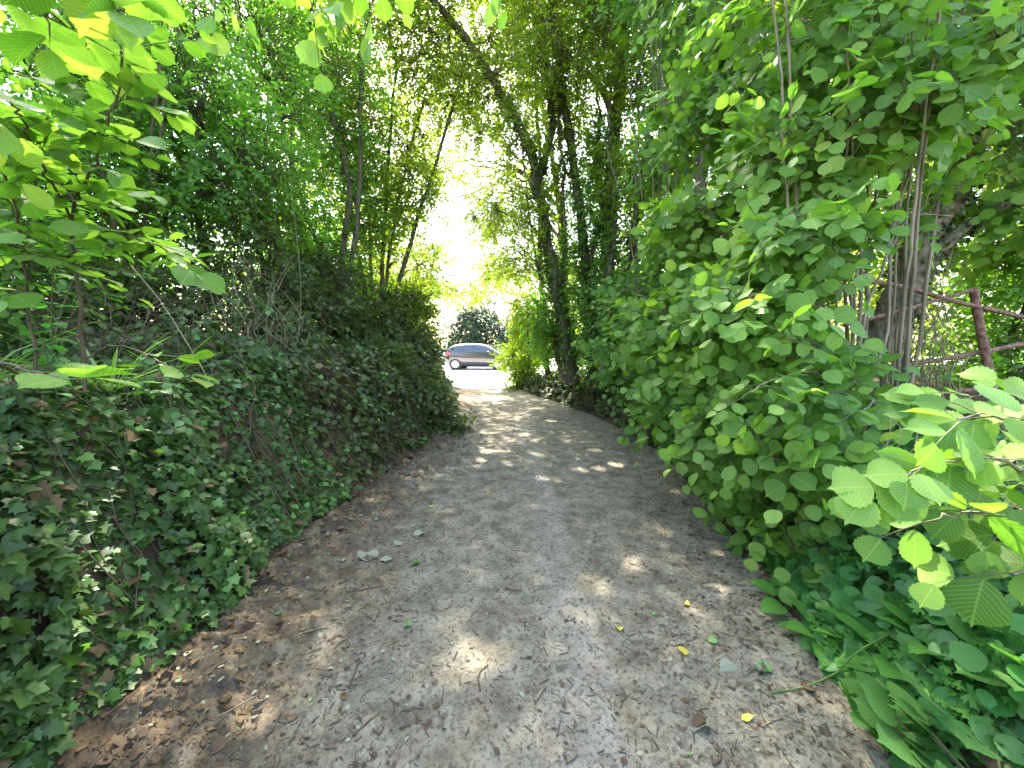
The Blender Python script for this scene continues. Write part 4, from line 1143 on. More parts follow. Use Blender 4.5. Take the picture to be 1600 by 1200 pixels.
stick('dead_branch', 'crooked brown branch lying among the leaves of the right bank', 'branch', [at(1345, 740, 2.1), at(1350, 775, 2.05), at(1390, 805, 2.0), at(1430, 840, 1.95)], .014, .009, 'twig', seed=1)
stick('bramble_stalk', 'pale dead stalk leaning over the dark gap on the left bank', 'stalk', [at(205, 415, 2.4), at(250, 470, 2.3), at(295, 540, 2.2), at(330, 600, 2.15)], .0035, .0025, 'dead', seed=2)
stick('bramble_stalk', 'pale bent stalk in the hazel leaves above the gate', 'stalk', [at(1415, 265, 2.7), at(1405, 310, 2.7), at(1415, 335, 2.65), at(1450, 335, 2.6), at(1490, 338, 2.6)], .005, .003, 'dead', seed=3)
stick('bramble_stalk', 'pale twig hanging down behind the crossing gate bars', 'stalk', [at(1475, 470, 3.3), at(1460, 500, 3.3), at(1462, 530, 3.3), at(1456, 560, 3.3)], .006, .004, 'dead', seed=4)
stick('bramble_stalk', 'white root hanging over the bank below the gate post', 'stalk', [at(1450, 610, 2.2), at(1465, 640, 2.15), at(1490, 660, 2.1), at(1480, 700, 2.05)], .004, .003, 'dead', seed=5)
stick('bramble_stalk', 'white twig lying level across the leaves at the right border', 'stalk', [at(1480, 735, 1.5), at(1530, 705, 1.45), at(1570, 700, 1.4), at(1620, 712, 1.4)], .004, .003, 'dead', fork=2, seed=6)
stick('bramble_runner', 'long bare green bramble runner arching down onto the path', 'bramble shoot', [at(1500, 955, 1.75), at(1440, 965, 1.72), at(1390, 990, 1.68), at(1340, 1020, 1.66), at(1310, 1050, 1.68), gp(1260, 1072, .012), gp(1208, 1082, .006)], .0042, .003, 'grass', seed=7)
stick('bramble_runner', 'thin straight green bramble shoot rising above the left bank tangle', 'bramble shoot', [at(450, 610, 4.2), at(470, 480, 4.2), at(462, 350, 4.2), at(440, 190, 4.1)], .006, .003, 'gtwig', seed=8)

# ------------------------------------------------------------------ small plants
def copy_tree(o, loc, rz, sc=1.0, label=None, group=None):
    c = o.copy(); COL.objects.link(c)
    c.location = loc; c.rotation_euler = (0, 0, rz); c.scale = (sc,) * 3
    if label: c['label'] = label
    if group: c['group'] = group
    for ch in o.children:
        d = ch.copy(); COL.objects.link(d); d.parent = c
    return c


def make_nettle(seed):
    r_ = rng(seed)
    root = thing('nettle_plant', 'x', 'nettle', (0, 0, 0))
    gs, gl = G(), G()
    h = .75
    K = 12
    P = np.stack([np.linspace(0, 1, K) ** 2 * .1 * r_.normal(), np.linspace(0, 1, K) ** 2 * .1 * r_.normal(), np.linspace(-.05, h, K)], -1)
    tubes(gs, P, np.linspace(.004, .002, K), 5)
    lv = 9
    for k in range(lv):
        t = .2 + .8 * k / (lv - 1)
        p = P[min(K - 1, int(t * (K - 1)))]
        for q in range(4 if k > 5 else 2):
            a = k * 1.57 + q * (np.pi if k <= 5 else np.pi / 2) + r_.normal() * .2
            d = np.array([[math.cos(a), math.sin(a), -.15 + .35 * t + .1 * r_.normal()]])
            s = (.085 if k < lv - 1 else .04) * (1.15 - .35 * t) * r_.uniform(.85, 1.2)
            leaves(gl, (p + d[0] * .012)[None], d, np.array([[0, 0, 1.0]]) + .2 * r_.normal(size=(1, 3)), np.array([s]), T_NETTLE, 0, seed + k, holes=False)
    gs.build('stem', M['gtwig'], root); gl.build('leaves', M['nettle'], root)
    return root


def make_dock(seed, nl=8, size=.135, name='dock_plant', mat='dock', tpl=T_DOCK):
    r_ = rng(seed)
    root = thing(name, 'x', 'dock', (0, 0, 0))
    for k in range(nl):
        g = G()
        a = k * 2.4 + r_.normal() * .2
        e = r_.uniform(.35, 1.2)
        d = np.array([math.cos(a), math.sin(a), e])
        s = size * r_.uniform(.7, 1.2)
        st = np.array([[0, 0, -.02], list(d * .04), list(d * .09)])
        tubes(g, st, np.full(3, .003), 4, 1)
        leaves(g, (d * .085)[None], d[None] - [[0, 0, .15]], np.array([[-d[0] * .35, -d[1] * .35 - .25, 1.0]]), np.array([s]), tpl, 0, seed + k, holes=False)
        g.build('leaf', [M[mat], M['gtwig']], root)
    return root


def make_fern(seed, nf=9, L=.6):
    r_ = rng(seed)
    root = thing('fern', 'x', 'fern', (0, 0, 0))
    for k in range(nf):
        g = G()
        a = k * 2.4 + r_.normal() * .25
        o = np.array([math.cos(a), math.sin(a), 0])
        l = L * r_.uniform(.75, 1.15)
        t = np.linspace(0, 1, 22)
        P = o * (l * (.25 * t + .55 * t ** 1.6))[:, None] + np.array([0, 0, 1]) * (l * (.95 * t - .62 * t ** 2.2))[:, None]
        tubes(g, P, np.linspace(.0035, .001, 22), 4, 1)
        sd = np.cross(o, [0, 0, 1.0])
        T = nrm(np.gradient(P, axis=0))
        for s in (-1, 1):
            i = np.arange(3, 22)
            D = sd * s + T[i] * .45
            S = l * .2 * np.sin(np.pi * (t[i] * .82 + .16)) ** .8 + .005
            leaves(g, P[i], D, np.cross(T[i], np.cross([0, 0, 1.0], T[i])) + .1 * r_.normal(size=(len(i), 3)), S, T_PINNA, 0, seed + k, wvar=.05, holes=False)
        g.build('frond', [M['fern'], M['gtwig']], root)
    return root


def make_grass(seed, n=26, L=.32, mat='grass'):
    r_ = rng(seed)
    g = G()
    a = r_.uniform(0, 6.28, n)
    D = np.stack([np.cos(a), np.sin(a), r_.uniform(.5, 2.2, n)], -1)
    P = np.stack([np.cos(a), np.sin(a), 0 * a], -1) * r_.uniform(0, .04, (n, 1))
    leaves(g, P, D, np.stack([-np.cos(a), -np.sin(a), np.ones(n)], -1), L * r_.uniform(.5, 1.2, n), T_BLADE, 0, seed, holes=False, wvar=.3)
    return tag(g.build('grass_tuft', M[mat]), 'x', 'grass tuft')


def spread(proto, spots, group=None, zoff=-.01):
    """First spot takes the prototype itself, the others a copy. spots: (x, y, rz, scale, label)."""
    for i, (x, y, rz, sc, lab) in enumerate(spots):
        z = float(ground_z(x, y)) + zoff
        if i == 0:
            pr = proto
            continue_copy = False
        else:
            copy_tree(proto, (x, y, z), rz, sc, lab, group)
    x, y, rz, sc, lab = spots[0]
    proto.location = (x, y, float(ground_z(x, y)) + zoff); proto.rotation_euler = (0, 0, rz); proto.scale = (sc,) * 3
    proto['label'] = lab
    if group: proto['group'] = group


r_ = rng(500)
nl_ = 'upright nettle in the dense nettle patch on the right bank'
nsp = []
for i in range(52):
    y = r_.uniform(1.6, 3.9); nsp.append((float(edgeR(y)) + r_.uniform(.45, 1.25), y, r_.uniform(0, 6.28), r_.uniform(.6, 1.15), nl_))
spread(make_nettle(501), nsp[::2], 'nettles on the right bank'); spread(make_nettle(502), nsp[1::2], 'nettles on the right bank')
nl_ = 'tall pale nettle stalk at the left end of the bank'
spread(make_nettle(503), [(-2.25 - .13 * k, 1.95 + .1 * (k % 3), k * 1.1, 1.0 + .1 * (k % 2), nl_) for k in range(5)], 'pale stalks at the left end of the bank')
P_ = lambda px, py: gp(px, py)[:2]
dk = [(*P_(1240, 950), .3, 1.0, 'dock with long glossy leaves jutting over the path edge'),
      (*(P_(1420, 1040)), 1.3, 1.3, 'big dock with wrinkled leaves in the middle of the bottom right corner'),
      (*(P_(1360, 1000)), 2.2, 1.05, 'dock growing between the runner and the jutting dock'),
      (*(P_(1560, 1010)), 5.2, 1.3, 'dock against the right border under the hazel sapling'),
      (*(P_(1330, 930)), 3.3, .9, 'small dock in the light green herbs'),
      (*P_(1290, 1000), .9, 1.0, 'dock nearest the path just above the runner tip'), (*P_(1500, 1000), 2.6, 1.25, 'dock above the big wrinkled one in the bottom right corner'),
      (*P_(1390, 1120), 5.0, .7, 'low dock between the runner and the bottom edge')]
spread(make_dock(511), dk, 'docks at the right path edge')
lb = [(*P_(1480, 1180), .0, 1.5, 'lush low bramble nearest the bottom right corner'), (*P_(1560, 1150), 1.5, 1.6, 'lush low bramble above the bottom right corner'),
      (*P_(1420, 1160), 3.0, 1.2, 'lush low bramble closest to the path in the bottom right'), (*P_(1640, 1090), 4.4, 1.7, 'lush low bramble at the right border'),
      (*P_(1600, 1190), 2.0, 1.5, 'lush low bramble cut by the bottom right corner of the view'), (*P_(1520, 1080), .6, 1.6, 'lush low bramble behind the others in the bottom right')]
pr = make_dock(521, 12, .088, 'low_bramble', 'bramble_lush', T_HAZ_HI); pr['category'] = 'bramble'
spread(pr, lb, 'low brambles in the bottom right corner')
fs = [(1.95, 6.2, .4, .85, 'fern at the foot of the right bank catching sunlight'), (2.35, 4.9, 1.7, .8, 'fern under the hazel shrubs left of the nettles'), (2.0, 8.0, 2.8, .95, 'fern below the forked tree'),
      (1.6, 9.4, 4.0, .9, 'fern below the leaning ivy clad trunk'), (-2.2, 8.6, 5.1, .9, 'dull fern on the left bank under the coppice'), (-2.3, 6.6, .9, .8, 'fern on the left bank behind the bramble mound'), (2.5, 5.6, 3.6, 1.0, 'fern high on the right bank with one pale frond')]
spread(make_fern(531), fs, 'ferns on the banks')
gs_ = [(*P_(1125, 780), 0, 1.0, 'sunlit grass tuft at the right path edge'), (*P_(1150, 800), 1.1, .75, 'small grass tuft beside the sunlit one'), (*P_(1010, 690), 2.0, 1.0, 'grass tuft at the path edge under the far hazel'), (-2.35, 2.3, 3.0, 1.5, 'tall grass clump on the left bank by the sapling stem'),
       (-2.6, 1.9, 4.0, 1.6, 'tall grass clump at the left border'), (-2.5, 2.9, 5, 1.3, 'grass clump right of the sapling stem'), (2.0, 1.75, 1, 1.0, 'grass tuft between the docks')]
spread(make_grass(541), gs_, 'grass tufts')

# herb robert and other fine green growth: a carpet nobody could count
r_ = rng(550)
n = 7000
y = r_.uniform(1.2, 5.2, n); o = np.abs(r_.normal(size=n)) * .5 + .0
x = edgeR(y) + o
keep = (fbm(x * 2.6, y * 2.6, 3, 9) > -.12) & (o < 1.5)
x, y = x[keep], y[keep]
n = len(x)
z = ground_z(x, y)
h = r_.uniform(.03, .2, n) * (.5 + sstep(0, .4, x - edgeR(y)))
P = np.stack([x, y, z + h], -1)
g = G()
D = np.stack([r_.normal(size=n), r_.normal(size=n), -.15 + .2 * r_.normal(size=n)], -1)
Nn = np.array([-.25, -.35, 1.0]) + .3 * r_.normal(size=(n, 3))
leaves(g, P, D, Nn, r_.uniform(.03, .062, n), T_HERB, 0, 551)
tubes(g, bez(np.stack([x + .03, y + .02, z - .01], -1)[::3], np.stack([x + .02, y, z + h * .7], -1)[::3], P[::3], 4), np.full((len(P[::3]), 4), .0012), 3, 1)
tag(g.build('ground_cover', [M['herb'], M['gtwig']]), 'carpet of small bright green cut leaves along the right path edge', 'herbs', kind='stuff')
n = 2200
y = r_.uniform(1.3, 4.6, n); x = edgeR(y) + r_.uniform(.08, 1.3, n)
P = np.stack([x, y, ground_z(x, y) + r_.uniform(.05, .42, n) * sstep(-.1, .5, x - edgeR(y))], -1)
g = G()
leaves(g, P, np.stack([-np.abs(r_.normal(size=n)), r_.normal(size=n), -.3 + .2 * r_.normal(size=n)], -1), np.array([-.4, -.5, .9]) + .3 * r_.normal(size=(n, 3)), r_.uniform(.05, .095, n), T_BRAM, 0, 553)
n = 700
y = r_.uniform(1.15, 2.3, n); x = edgeR(y) + .02 + np.abs(r_.normal(size=n)) * .45
P = np.stack([x, y, ground_z(x, y) + r_.uniform(.03, .30, n) * sstep(-.1, .35, x - edgeR(y))], -1)
leaves(g, P, np.stack([-.3 + r_.normal(size=n), -.4 + r_.normal(size=n), -.3 + .2 * r_.normal(size=n)], -1), np.array([-.25, -.4, .9]) + .3 * r_.normal(size=(n, 3)), r_.uniform(.05, .115, n), T_HAZ_HI, 1, 554)
n = 1100
y = r_.uniform(1.7, 3.3, n); x = edgeR(y) + r_.uniform(.05, 1.0, n)
P = np.stack([x, y, ground_z(x, y) + r_.uniform(.04, .55, n) * sstep(-.1, .45, x - edgeR(y))], -1)
leaves(g, P, np.stack([-.5 + r_.normal(size=n), -.4 + r_.normal(size=n), -.35 + .25 * r_.normal(size=n)], -1), np.array([-.4, -.5, .9]) + .35 * r_.normal(size=(n, 3)), r_.uniform(.03, .075, n), T_BRAM, 1, 555)
tag(g.build('undergrowth', [M['bramble_lush'], M['nettle']]), 'mixed broad leaved undergrowth on the near right bank', 'undergrowth', kind='stuff')

# ------------------------------------------------------------------ rusty gate
gb_ = at(1553, 622, 3.4)
gate = thing('metal_gate', 'broken rusty tube gate half hidden by the hazel at the right border', 'gate', gb_)


def bar(name, pts, r, flat=False):
    g = G()
    P = catmull(pts, 14)
    tubes(g, P, np.full(14, r), 10, 0, .03, int(r * 1e5) + len(pts))
    for e, s in ((P[0], P[0] - P[1]), (P[-1], P[-1] - P[-2])):
        t = nrm(s)
        tubes(g, np.array([e, e + t * r * .35, e + t * r * .5]), np.array([r * 1.0, r * .75, .0005]), 10)
    return g.build(name, M['rust'], gate, gb_)


bar('post', [at(1521, 452, 3.4), at(1535, 530, 3.4), at(1556, 624, 3.4)], .031)
bar('top_rail', [at(1290, 432, 3.10), at(1400, 446, 3.22), at(1500, 473, 3.34), at(1640, 505, 3.55)], .018)
bar('brace', [at(1320, 508, 3.15), at(1420, 482, 3.25), at(1520, 453, 3.36)], .016)
bar('middle_rail', [at(1405, 572, 3.35), at(1480, 560, 3.42), at(1560, 545, 3.5), at(1660, 525, 3.6)], .020)
bar('bottom_rail', [at(1400, 620, 3.3), at(1480, 613, 3.36), at(1552, 605, 3.40)], .020)

# ------------------------------------------------------------------ parked car
def paint(name, col, metal, rough, coat):
    m, nd, ln, out = newmat(name)
    pb = nd('BsdfPrincipled', Roughness=rough, Metallic=metal)
    pb.inputs['Base Color'].default_value = (*col, 1); pb.inputs['Coat Weight'].default_value = coat; pb.inputs['Coat Roughness'].default_value = .04
    tc = nd('TexCoord'); no = nd('TexNoise', Scale=900.0, Detail=1.0); ln(tc.outputs['Object'], no.inputs['Vector'])
    bm = nd('Bump', Strength=.04, Distance=.001); ln(no.outputs[0], bm.inputs['Height']); ln(bm.outputs[0], pb.inputs['Normal'])
    ln(pb.outputs[0], out.inputs[0])
    return m


M['paint'] = paint('grey_metallic_paint', (.048, .044, .055), .7, .3, 1.0)
M['glass'] = plain('dark_car_glass', (.02, .025, .03), .05, 0, .8, .6)
M['tyre'] = plain('tyre_rubber', (.02, .02, .02), .85)
M['alloy'] = plain('alloy', (.55, .56, .58), .28, .9)
M['black'] = plain('black_plastic', (.025, .025, .027), .6)
M['red'] = plain('red_lens', (.50, .015, .02), .15, 0, .6, .5)
M['lens'] = plain('clear_lens', (.75, .77, .8), .1, .2, .8, .5)
M['plate'] = plain('yellow_plate', (.75, .55, .05), .5)

cp0 = at(745, 576, 23.4)
cp0 = cp0 + [.22, 0, 0]
car = thing('parked_car', 'dark grey hatchback parked side on in the bright car park beyond the path', 'car', (cp0[0], cp0[1], -.06), None, math.radians(-9))
ST = [  # x, bottom, belt, top, half width
    (-1.98, .42, .66, .72, .62), (-1.93, .30, .86, .93, .76), (-1.84, .24, .98, 1.06, .82), (-1.68, .22, 1.03, 1.24, .845), (-1.48, .20, 1.04, 1.39, .855), (-1.20, .19, 1.03, 1.455, .86), (-.75, .18, 1.00, 1.495, .865),
    (-.25, .18, .98, 1.505, .865), (.20, .18, .96, 1.475, .865), (.55, .18, .945, 1.39, .865), (.90, .18, .93, 1.20, .86), (1.18, .18, .92, 1.02, .855), (1.42, .19, .90, .955, .845), (1.68, .20, .84, .90, .81), (1.86, .22, .74, .81, .74), (1.96, .28, .60, .68, .62), (1.99, .36, .50, .54, .5)]
def section(x, zb, ze, zt, hw):
    green = zt - ze > .09
    tw = hw * (.98 - .22 * min(1, (zt - ze) / .5))
    return [(0, zb), (hw * .80, zb), (hw * .955, zb + .10 * (ze - zb)), (hw, zb + .45 * (ze - zb)), (hw * 1.005, zb + .72 * (ze - zb)), (hw * .985, ze), (hw * .985 + (tw - hw * .985) * .5, ze + (zt - ze) * .5), (tw, zt - .045 if green else zt - .015), (tw * .80, zt - .006), (0, zt)]
g = G()
secs = []
xs_ = [s[0] for s in ST]
XX = np.linspace(xs_[0], xs_[-1], 60)
arr = np.array(ST)
for x in XX:
    v = [np.interp(x, xs_, arr[:, k]) for k in range(1, 5)]
    secs.append([(x, y, z) for y, z in section(x, *v)])
secs = np.array(secs)
for s in (1, -1):
    W_ = secs.copy(); W_[..., 1] *= s
    h, wd = W_.shape[:2]
    i = np.arange(h * wd).reshape(h, wd)
    q = np.stack([i[:-1, :-1], i[1:, :-1], i[1:, 1:], i[:-1, 1:]], -1)
    if s < 0: q = q[..., ::-1]
    g.add(W_.reshape(-1, 3), q.ravel(), np.full((h - 1) * (wd - 1), 4))
    for e, rev in ((0, s > 0), (h - 1, s < 0)):
        idx = list(i[e]); g.add(W_.reshape(-1, 3)[idx], list(range(len(idx)))[::-1] if rev else list(range(len(idx))), [len(idx)])
body = g.build('body', M['paint'], car)


def side_y(x, z):
    v = [np.interp(x, xs_, arr[:, k]) for k in range(1, 5)]
    s = section(x, *v)
    zz = [p[1] for p in s[1:8]]; yy = [p[0] for p in s[1:8]]
    return float(np.interp(z, zz, yy))


def side_panel(name, poly, mat, off=.008, parent=None, sides=(-1, 1), nsub=4):
    """A panel lying on the car's flank, cut to a side-view outline, 6 mm proud with rim."""
    P = []
    n = len(poly)
    for i in range(n):
        a, b_ = poly[i], poly[(i + 1) % n]
        for k in range(nsub):
            t = k / nsub; P.append((a[0] + (b_[0] - a[0]) * t, a[1] + (b_[1] - a[1]) * t))
    c = np.mean(P, 0)
    out_ = []
    for s in sides:
        g = G()
        v = []
        for x, z in P: v.append((x, s * (side_y(x, z) + off), z))
        for x, z in P: v.append((x, s * (side_y(x, z) - .02), z))
        mid = [((x + c[0]) / 2, (z + c[1]) / 2) for x, z in P]
        for x, z in mid: v.append((x, s * (side_y(x, z) + off), z))
        v.append((c[0], s * (side_y(*c) + off), c[1]))
        m = len(P)
        f = []
        for i in range(m):
            j = (i + 1) % m
            f += [(i, j, 2 * m + j, 2 * m + i), (2 * m + i, 2 * m + j, 3 * m), (j, i, m + i, m + j)]
        g.poly(v, f)
        out_.append(g.build(name, M[mat], parent or car, smooth=False))
    return out_


side_panel('window', [(-1.10, 1.06), (-.22, 1.03), (-.22, 1.40), (-.80, 1.39), (-1.02, 1.30)], 'glass')
side_panel('window', [(-.14, 1.025), (.82, .985), (.62, 1.21), (.30, 1.36), (-.14, 1.40)], 'glass')
side_panel('quarter_window', [(-1.46, 1.10), (-1.17, 1.075), (-1.08, 1.29), (-1.22, 1.30)], 'glass')
side_panel('door_handle', [(-.42, .90), (-.24, .895), (-.24, .925), (-.42, .93)], 'paint', .025)
side_panel('door_handle', [(-1.22, .93), (-1.04, .925), (-1.04, .955), (-1.22, .96)], 'paint', .025)
side_panel('sill_trim', [(-.86, .22), (.90, .22), (.90, .28), (-.86, .28)], 'black', .010)
side_panel('tail_light', [(-1.90, .80), (-1.62, .88), (-1.60, 1.0), (-1.80, 1.03), (-1.88, .93)], 'red', .014)
side_panel('headlight', [(1.52, .70), (1.84, .60), (1.86, .70), (1.60, .80)], 'lens', .014)
side_panel('door_seam', [(-.19, .30), (-.175, .30), (-.175, 1.38), (-.19, 1.38)], 'black', .004)
side_panel('door_seam', [(.86, .32), (.875, .32), (.875, .92), (.86, .92)], 'black', .004)
for nm, x0, x1, mt in (('rear_window', -1.83, -1.42, 'glass'), ('windscreen', .52, 1.16, 'glass')):
    g = G()
    v = []
    for x in np.linspace(x0, x1, 6):
        vv = [np.interp(x, xs_, arr[:, k]) for k in range(1, 5)]
        s = section(x, *vv); hw_ = s[7][0] * .93
        for y in np.linspace(-hw_, hw_, 7):
            v.append((x, y, np.interp(abs(y), [0, s[8][0], s[7][0]], [s[9][1], s[8][1], s[7][1]]) + .010))
    i = np.arange(42).reshape(6, 7)
    q = np.stack([i[:-1, :-1], i[1:, :-1], i[1:, 1:], i[:-1, 1:]], -1)
    g.add(v, q.ravel(), np.full(30, 4)); g.build(nm, M[mt], car)


def revolve(g, prof, cx, y0, cz, s, n=28, m=0):
    """prof: list of (radius, offset outward)."""
    a = np.arange(n) / n * 2 * np.pi
    v = np.array([[(cx + r * np.cos(t), s * (y0 + o), cz + r * np.sin(t)) for t in a] for r, o in prof])
    h = len(prof); i = np.arange(h * n).reshape(h, n); j = np.roll(i, -1, 1)
    q = np.stack([i[:-1], i[1:], j[1:], j[:-1]], -1)
    if s < 0: q = q[..., ::-1]
    g.add(v.reshape(-1, 3), q.ravel(), np.full((h - 1) * n, 4), m)


for wx in (-1.27, 1.22):
    for s in (-1, 1):
        g = G(); revolve(g, [(.0, .012), (.365, .012), (.375, .004), (.375, -.1)], wx, side_y(wx, .45), .33, s)
        g.build('wheel_arch', M['black'], car)
        g = G(); revolve(g, [(.205, .018), (.225, .034), (.285, .036), (.312, .02), (.318, -.02), (.318, -.16)], wx, side_y(wx, .45), .318, s)
        wh = g.build('tyre', M['tyre'], car)
        g = G(); revolve(g, [(.0, .030), (.045, .034), (.055, .020), (.06, .016)], wx, side_y(wx, .45), .318, s, 16)
        revolve(g, [(.18, .022), (.20, .038), (.213, .034), (.216, .01)], wx, side_y(wx, .45), .318, s)
        yb_ = side_y(wx, .45)
        for k in range(8):
            a = k * math.pi / 4 + .2
            da = np.array([math.cos(a), 0, math.sin(a)]); pa = np.array([-math.sin(a), 0, math.cos(a)])
            c0 = np.array([wx, 0, .318])
            pts = [c0 + da * .045 - pa * .016, c0 + da * .045 + pa * .016, c0 + da * .195 + pa * .024, c0 + da * .195 - pa * .024]
            v = [(p[0], s * (yb_ + o), p[2]) for o in (.030, .014) for p in pts]
            g.poly(v, [(0, 1, 2, 3), (0, 4, 5, 1), (1, 5, 6, 2), (2, 6, 7, 3), (3, 7, 4, 0)])
        g.build('wheel_rim', M['alloy'], car, smooth=False)
for s in (-1, 1):
    g = G()
    u_ = np.linspace(0, np.pi, 8); v_ = np.linspace(0, 2 * np.pi, 12)
    A2, B2 = np.meshgrid(u_, v_, indexing='ij')
    grid(g, .70 + .075 * np.cos(A2), s * (.97 + .10 * np.sin(A2) * np.cos(B2)), 1.02 + .065 * np.sin(A2) * np.sin(B2))
    tubes(g, np.array([[.72, s * .84, .97], [.71, s * .9, .99], [.70, s * .95, 1.0]]), np.full(3, .02), 6)
    g.build('wing_mirror', M['paint'], car)
def box(g, x0, x1, y0, y1, z0, z1, m=0):
    v = [(x, y, z) for x in (x0, x1) for y in (y0, y1) for z in (z0, z1)]
    g.poly(v, [(0, 1, 3, 2), (4, 6, 7, 5), (0, 4, 5, 1), (2, 3, 7, 6), (0, 2, 6, 4), (1, 5, 7, 3)], m)
g = G(); box(g, -2.02, -1.99, -.26, .26, .58, .69); g.build('number_plate', M['plate'], car, smooth=False)
g = G(); box(g, -2.005, -1.90, -.60, .60, .34, .46); box(g, 1.93, 2.005, -.48, .48, .33, .44); g.build('bumper', M['black'], car, smooth=False)
g = G(); box(g, -1.66, -1.38, -.52, .52, 1.405, 1.43); g.build('roof_spoiler', M['paint'], car, smooth=False)

# ------------------------------------------------------------------ fallen leaves, twigs, stones
M['yleaf'] = leafmat('fallen_yellow_leaf', [(.42, .34, .04), (.50, .42, .07)], (1.1, 1, .5), .2, .5, .3)
M['pleaf'] = leafmat('fallen_pale_dry_leaf', [(.17, .18, .11), (.25, .25, .17)], (1, 1, .8), .1, .7, .2, vein=.4)
M['bleaf'] = leafmat('fallen_brown_leaf', [(.035, .025, .016), (.075, .05, .03), (.16, .10, .055)], (1, .8, .5), .1, .7, .2)
M['gleaf'] = leafmat('fallen_green_leaf', [(.09, .19, .06), (.12, .24, .08)], (1.2, 1.5, .6), .2, .5, .3)
FL = [('yellow', 970, 985, .045, 'bright yellow fallen leaf on the pale wheel track'), ('yellow', 1060, 1013, .05, 'yellow fallen leaf between the wheel track and the green one'), ('yellow', 1176, 1118, .05, 'yellow fallen leaf nearest the docks'),
      ('yellow', 678, 791, .05, 'yellow fallen leaf on the left half of the path'), ('yellow', 905, 731, .06, 'yellow leaf lying in the far sun patches'), ('yellow', 1078, 945, .035, 'tiny yellow leaf in the right half of the path'),
      ('green', 643, 975, .05, 'small green oval leaf left of the big sun patch'), ('green', 1112, 993, .055, 'upright green fallen leaf in the right half of the path'), ('green', 655, 881, .085, 'grey green leaf lying alone right of the dry leaf cluster'),
      ('pale', 575, 876, .13, 'largest pale dry leaf left on the path'), ('pale', 604, 868, .08, 'pale dry leaf touching the largest one'), ('pale', 626, 845, .08, 'pale dry leaf behind the pair of dry leaves'), ('pale', 662, 831, .085, 'pale dry leaf farthest from the ivy'),
      ('pale', 1133, 1030, .10, 'pale torn dry leaf beside the yellow leaf on the right'), ('pale', 1110, 1142, .10, 'shrivelled grey green leaf at the lower right of the path'), ('pale', 536, 878, .05, 'small pale leaf left of the largest dry leaf'),
      ('brown', 575, 857, .07, 'reddish brown leaf behind the largest pale leaf'), ('brown', 1082, 1128, .06, 'brown curled leaf at the lower right of the path'), ('brown', 1272, 1075, .045, 'brown round leaf beside the runner tip'), ('brown', 355, 1160, .06, 'dark brown leaf at the lower left of the path'),
      ('green', 434, 960, .05, 'green fallen leaf near the brown clods'), ('green', 1205, 1050, .07, 'green fallen leaf under the bramble runner'), ('brown', 1170, 930, .05, 'small brown leaf at the right path edge'), ('pale', 925, 845, .05, 'tiny pale leaf in the middle of the path')]
TP = {'yellow': (T_HAZ, 'yleaf'), 'green': (T_HAZ, 'gleaf'), 'pale': (T_HAZ_HI, 'pleaf'), 'brown': (T_HAZ, 'bleaf')}
r_ = rng(700)
for i, (k, px, py, s, lab) in enumerate(FL):
    p = gp(px, py, .010)
    g = G()
    a = r_.uniform(0, 6.28)
    d = np.array([[math.cos(a), math.sin(a), .12 * r_.normal()]])
    tp, mt = TP[k]
    tv = tp[0].copy(); tv[:, 2] += .09 * np.sin(tv[:, 1] * 5 + i) + .08 * np.sin(tv[:, 0] * 7 + i * 2)
    leaves(g, p[None], d, np.array([[.15 * r_.normal(), .15 * r_.normal(), 1.0]]), np.array([s]), (tv,) + tp[1:], 0, 700 + i, holes=False)
    tubes(g, np.array([p - d[0] * s * .35, p - d[0] * s * .15, p]), np.full(3, .0012), 4)
    tag(g.build('fallen_leaf', M[mt], None, p), lab, 'leaf', 'fallen leaves on the path')

TW = [((305, 1133), (400, 1088), .004, 'dead', 'pale thin twig at the lower left of the path'), ((415, 1150), (440, 1112), .005, 'twig', 'short dark twig at the bottom left of the path'),
      ((545, 1075), (562, 1035), .004, 'twig', 'dark twig left of the small sun fleck'), ((552, 1150), (590, 1115), .005, 'twig', 'dark twig at the bottom centre left'), ((480, 920), (600, 915), .004, 'twig', 'long thin twig below the dry leaf cluster'),
      ((835, 1095), (852, 1072), .007, 'dead', 'short stout pale twig right of the big sun patch'), ((832, 1000), (848, 1015), .005, 'dead', 'pale twig just right of the big sun patch'), ((750, 1080), (762, 1038), .004, 'twig', 'dark twig crossing the lower rim of the big sun patch'),
      ((690, 1100), (693, 1068), .003, 'twig', 'hair thin upright twig under the big sun patch'), ((790, 918), (815, 923), .008, 'twig', 'dark lump of root in the middle of the path'), ((1120, 985), (1228, 1005), .003, 'dead', 'long wiry stalk curving beside the docks'),
      ((1190, 1135), (1222, 1122), .004, 'dead', 'forked pale twig at the lower right'), ((1115, 1195), (1120, 1160), .006, 'twig', 'dark twig at the bottom edge right of the middle'), ((468, 990), (520, 1000), .004, 'dead', 'pale twig among the brown clods'),
      ((870, 1150), (876, 1125), .004, 'twig', 'short dark twig near the bottom of the wheel track'), ((1040, 835), (1010, 800), .004, 'twig', 'bent dark twig by the sun fleck on the right')]
for i, (a, b_, r0, mt, lab) in enumerate(TW):
    p, q = gp(*a, r0 * .8), gp(*b_, r0 * .8)
    m1 = p * .6 + q * .4 + r_.normal(size=3) * np.linalg.norm(q - p) * [.12, .12, 0]
    m1[2] = ground_z(m1[0], m1[1]) + r0
    stick('fallen_twig', lab, 'twig', [p, m1, q], r0, r0 * .6, mt, 'twigs lying on the path', fork=1 if i % 3 == 0 else 0, seed=720 + i)

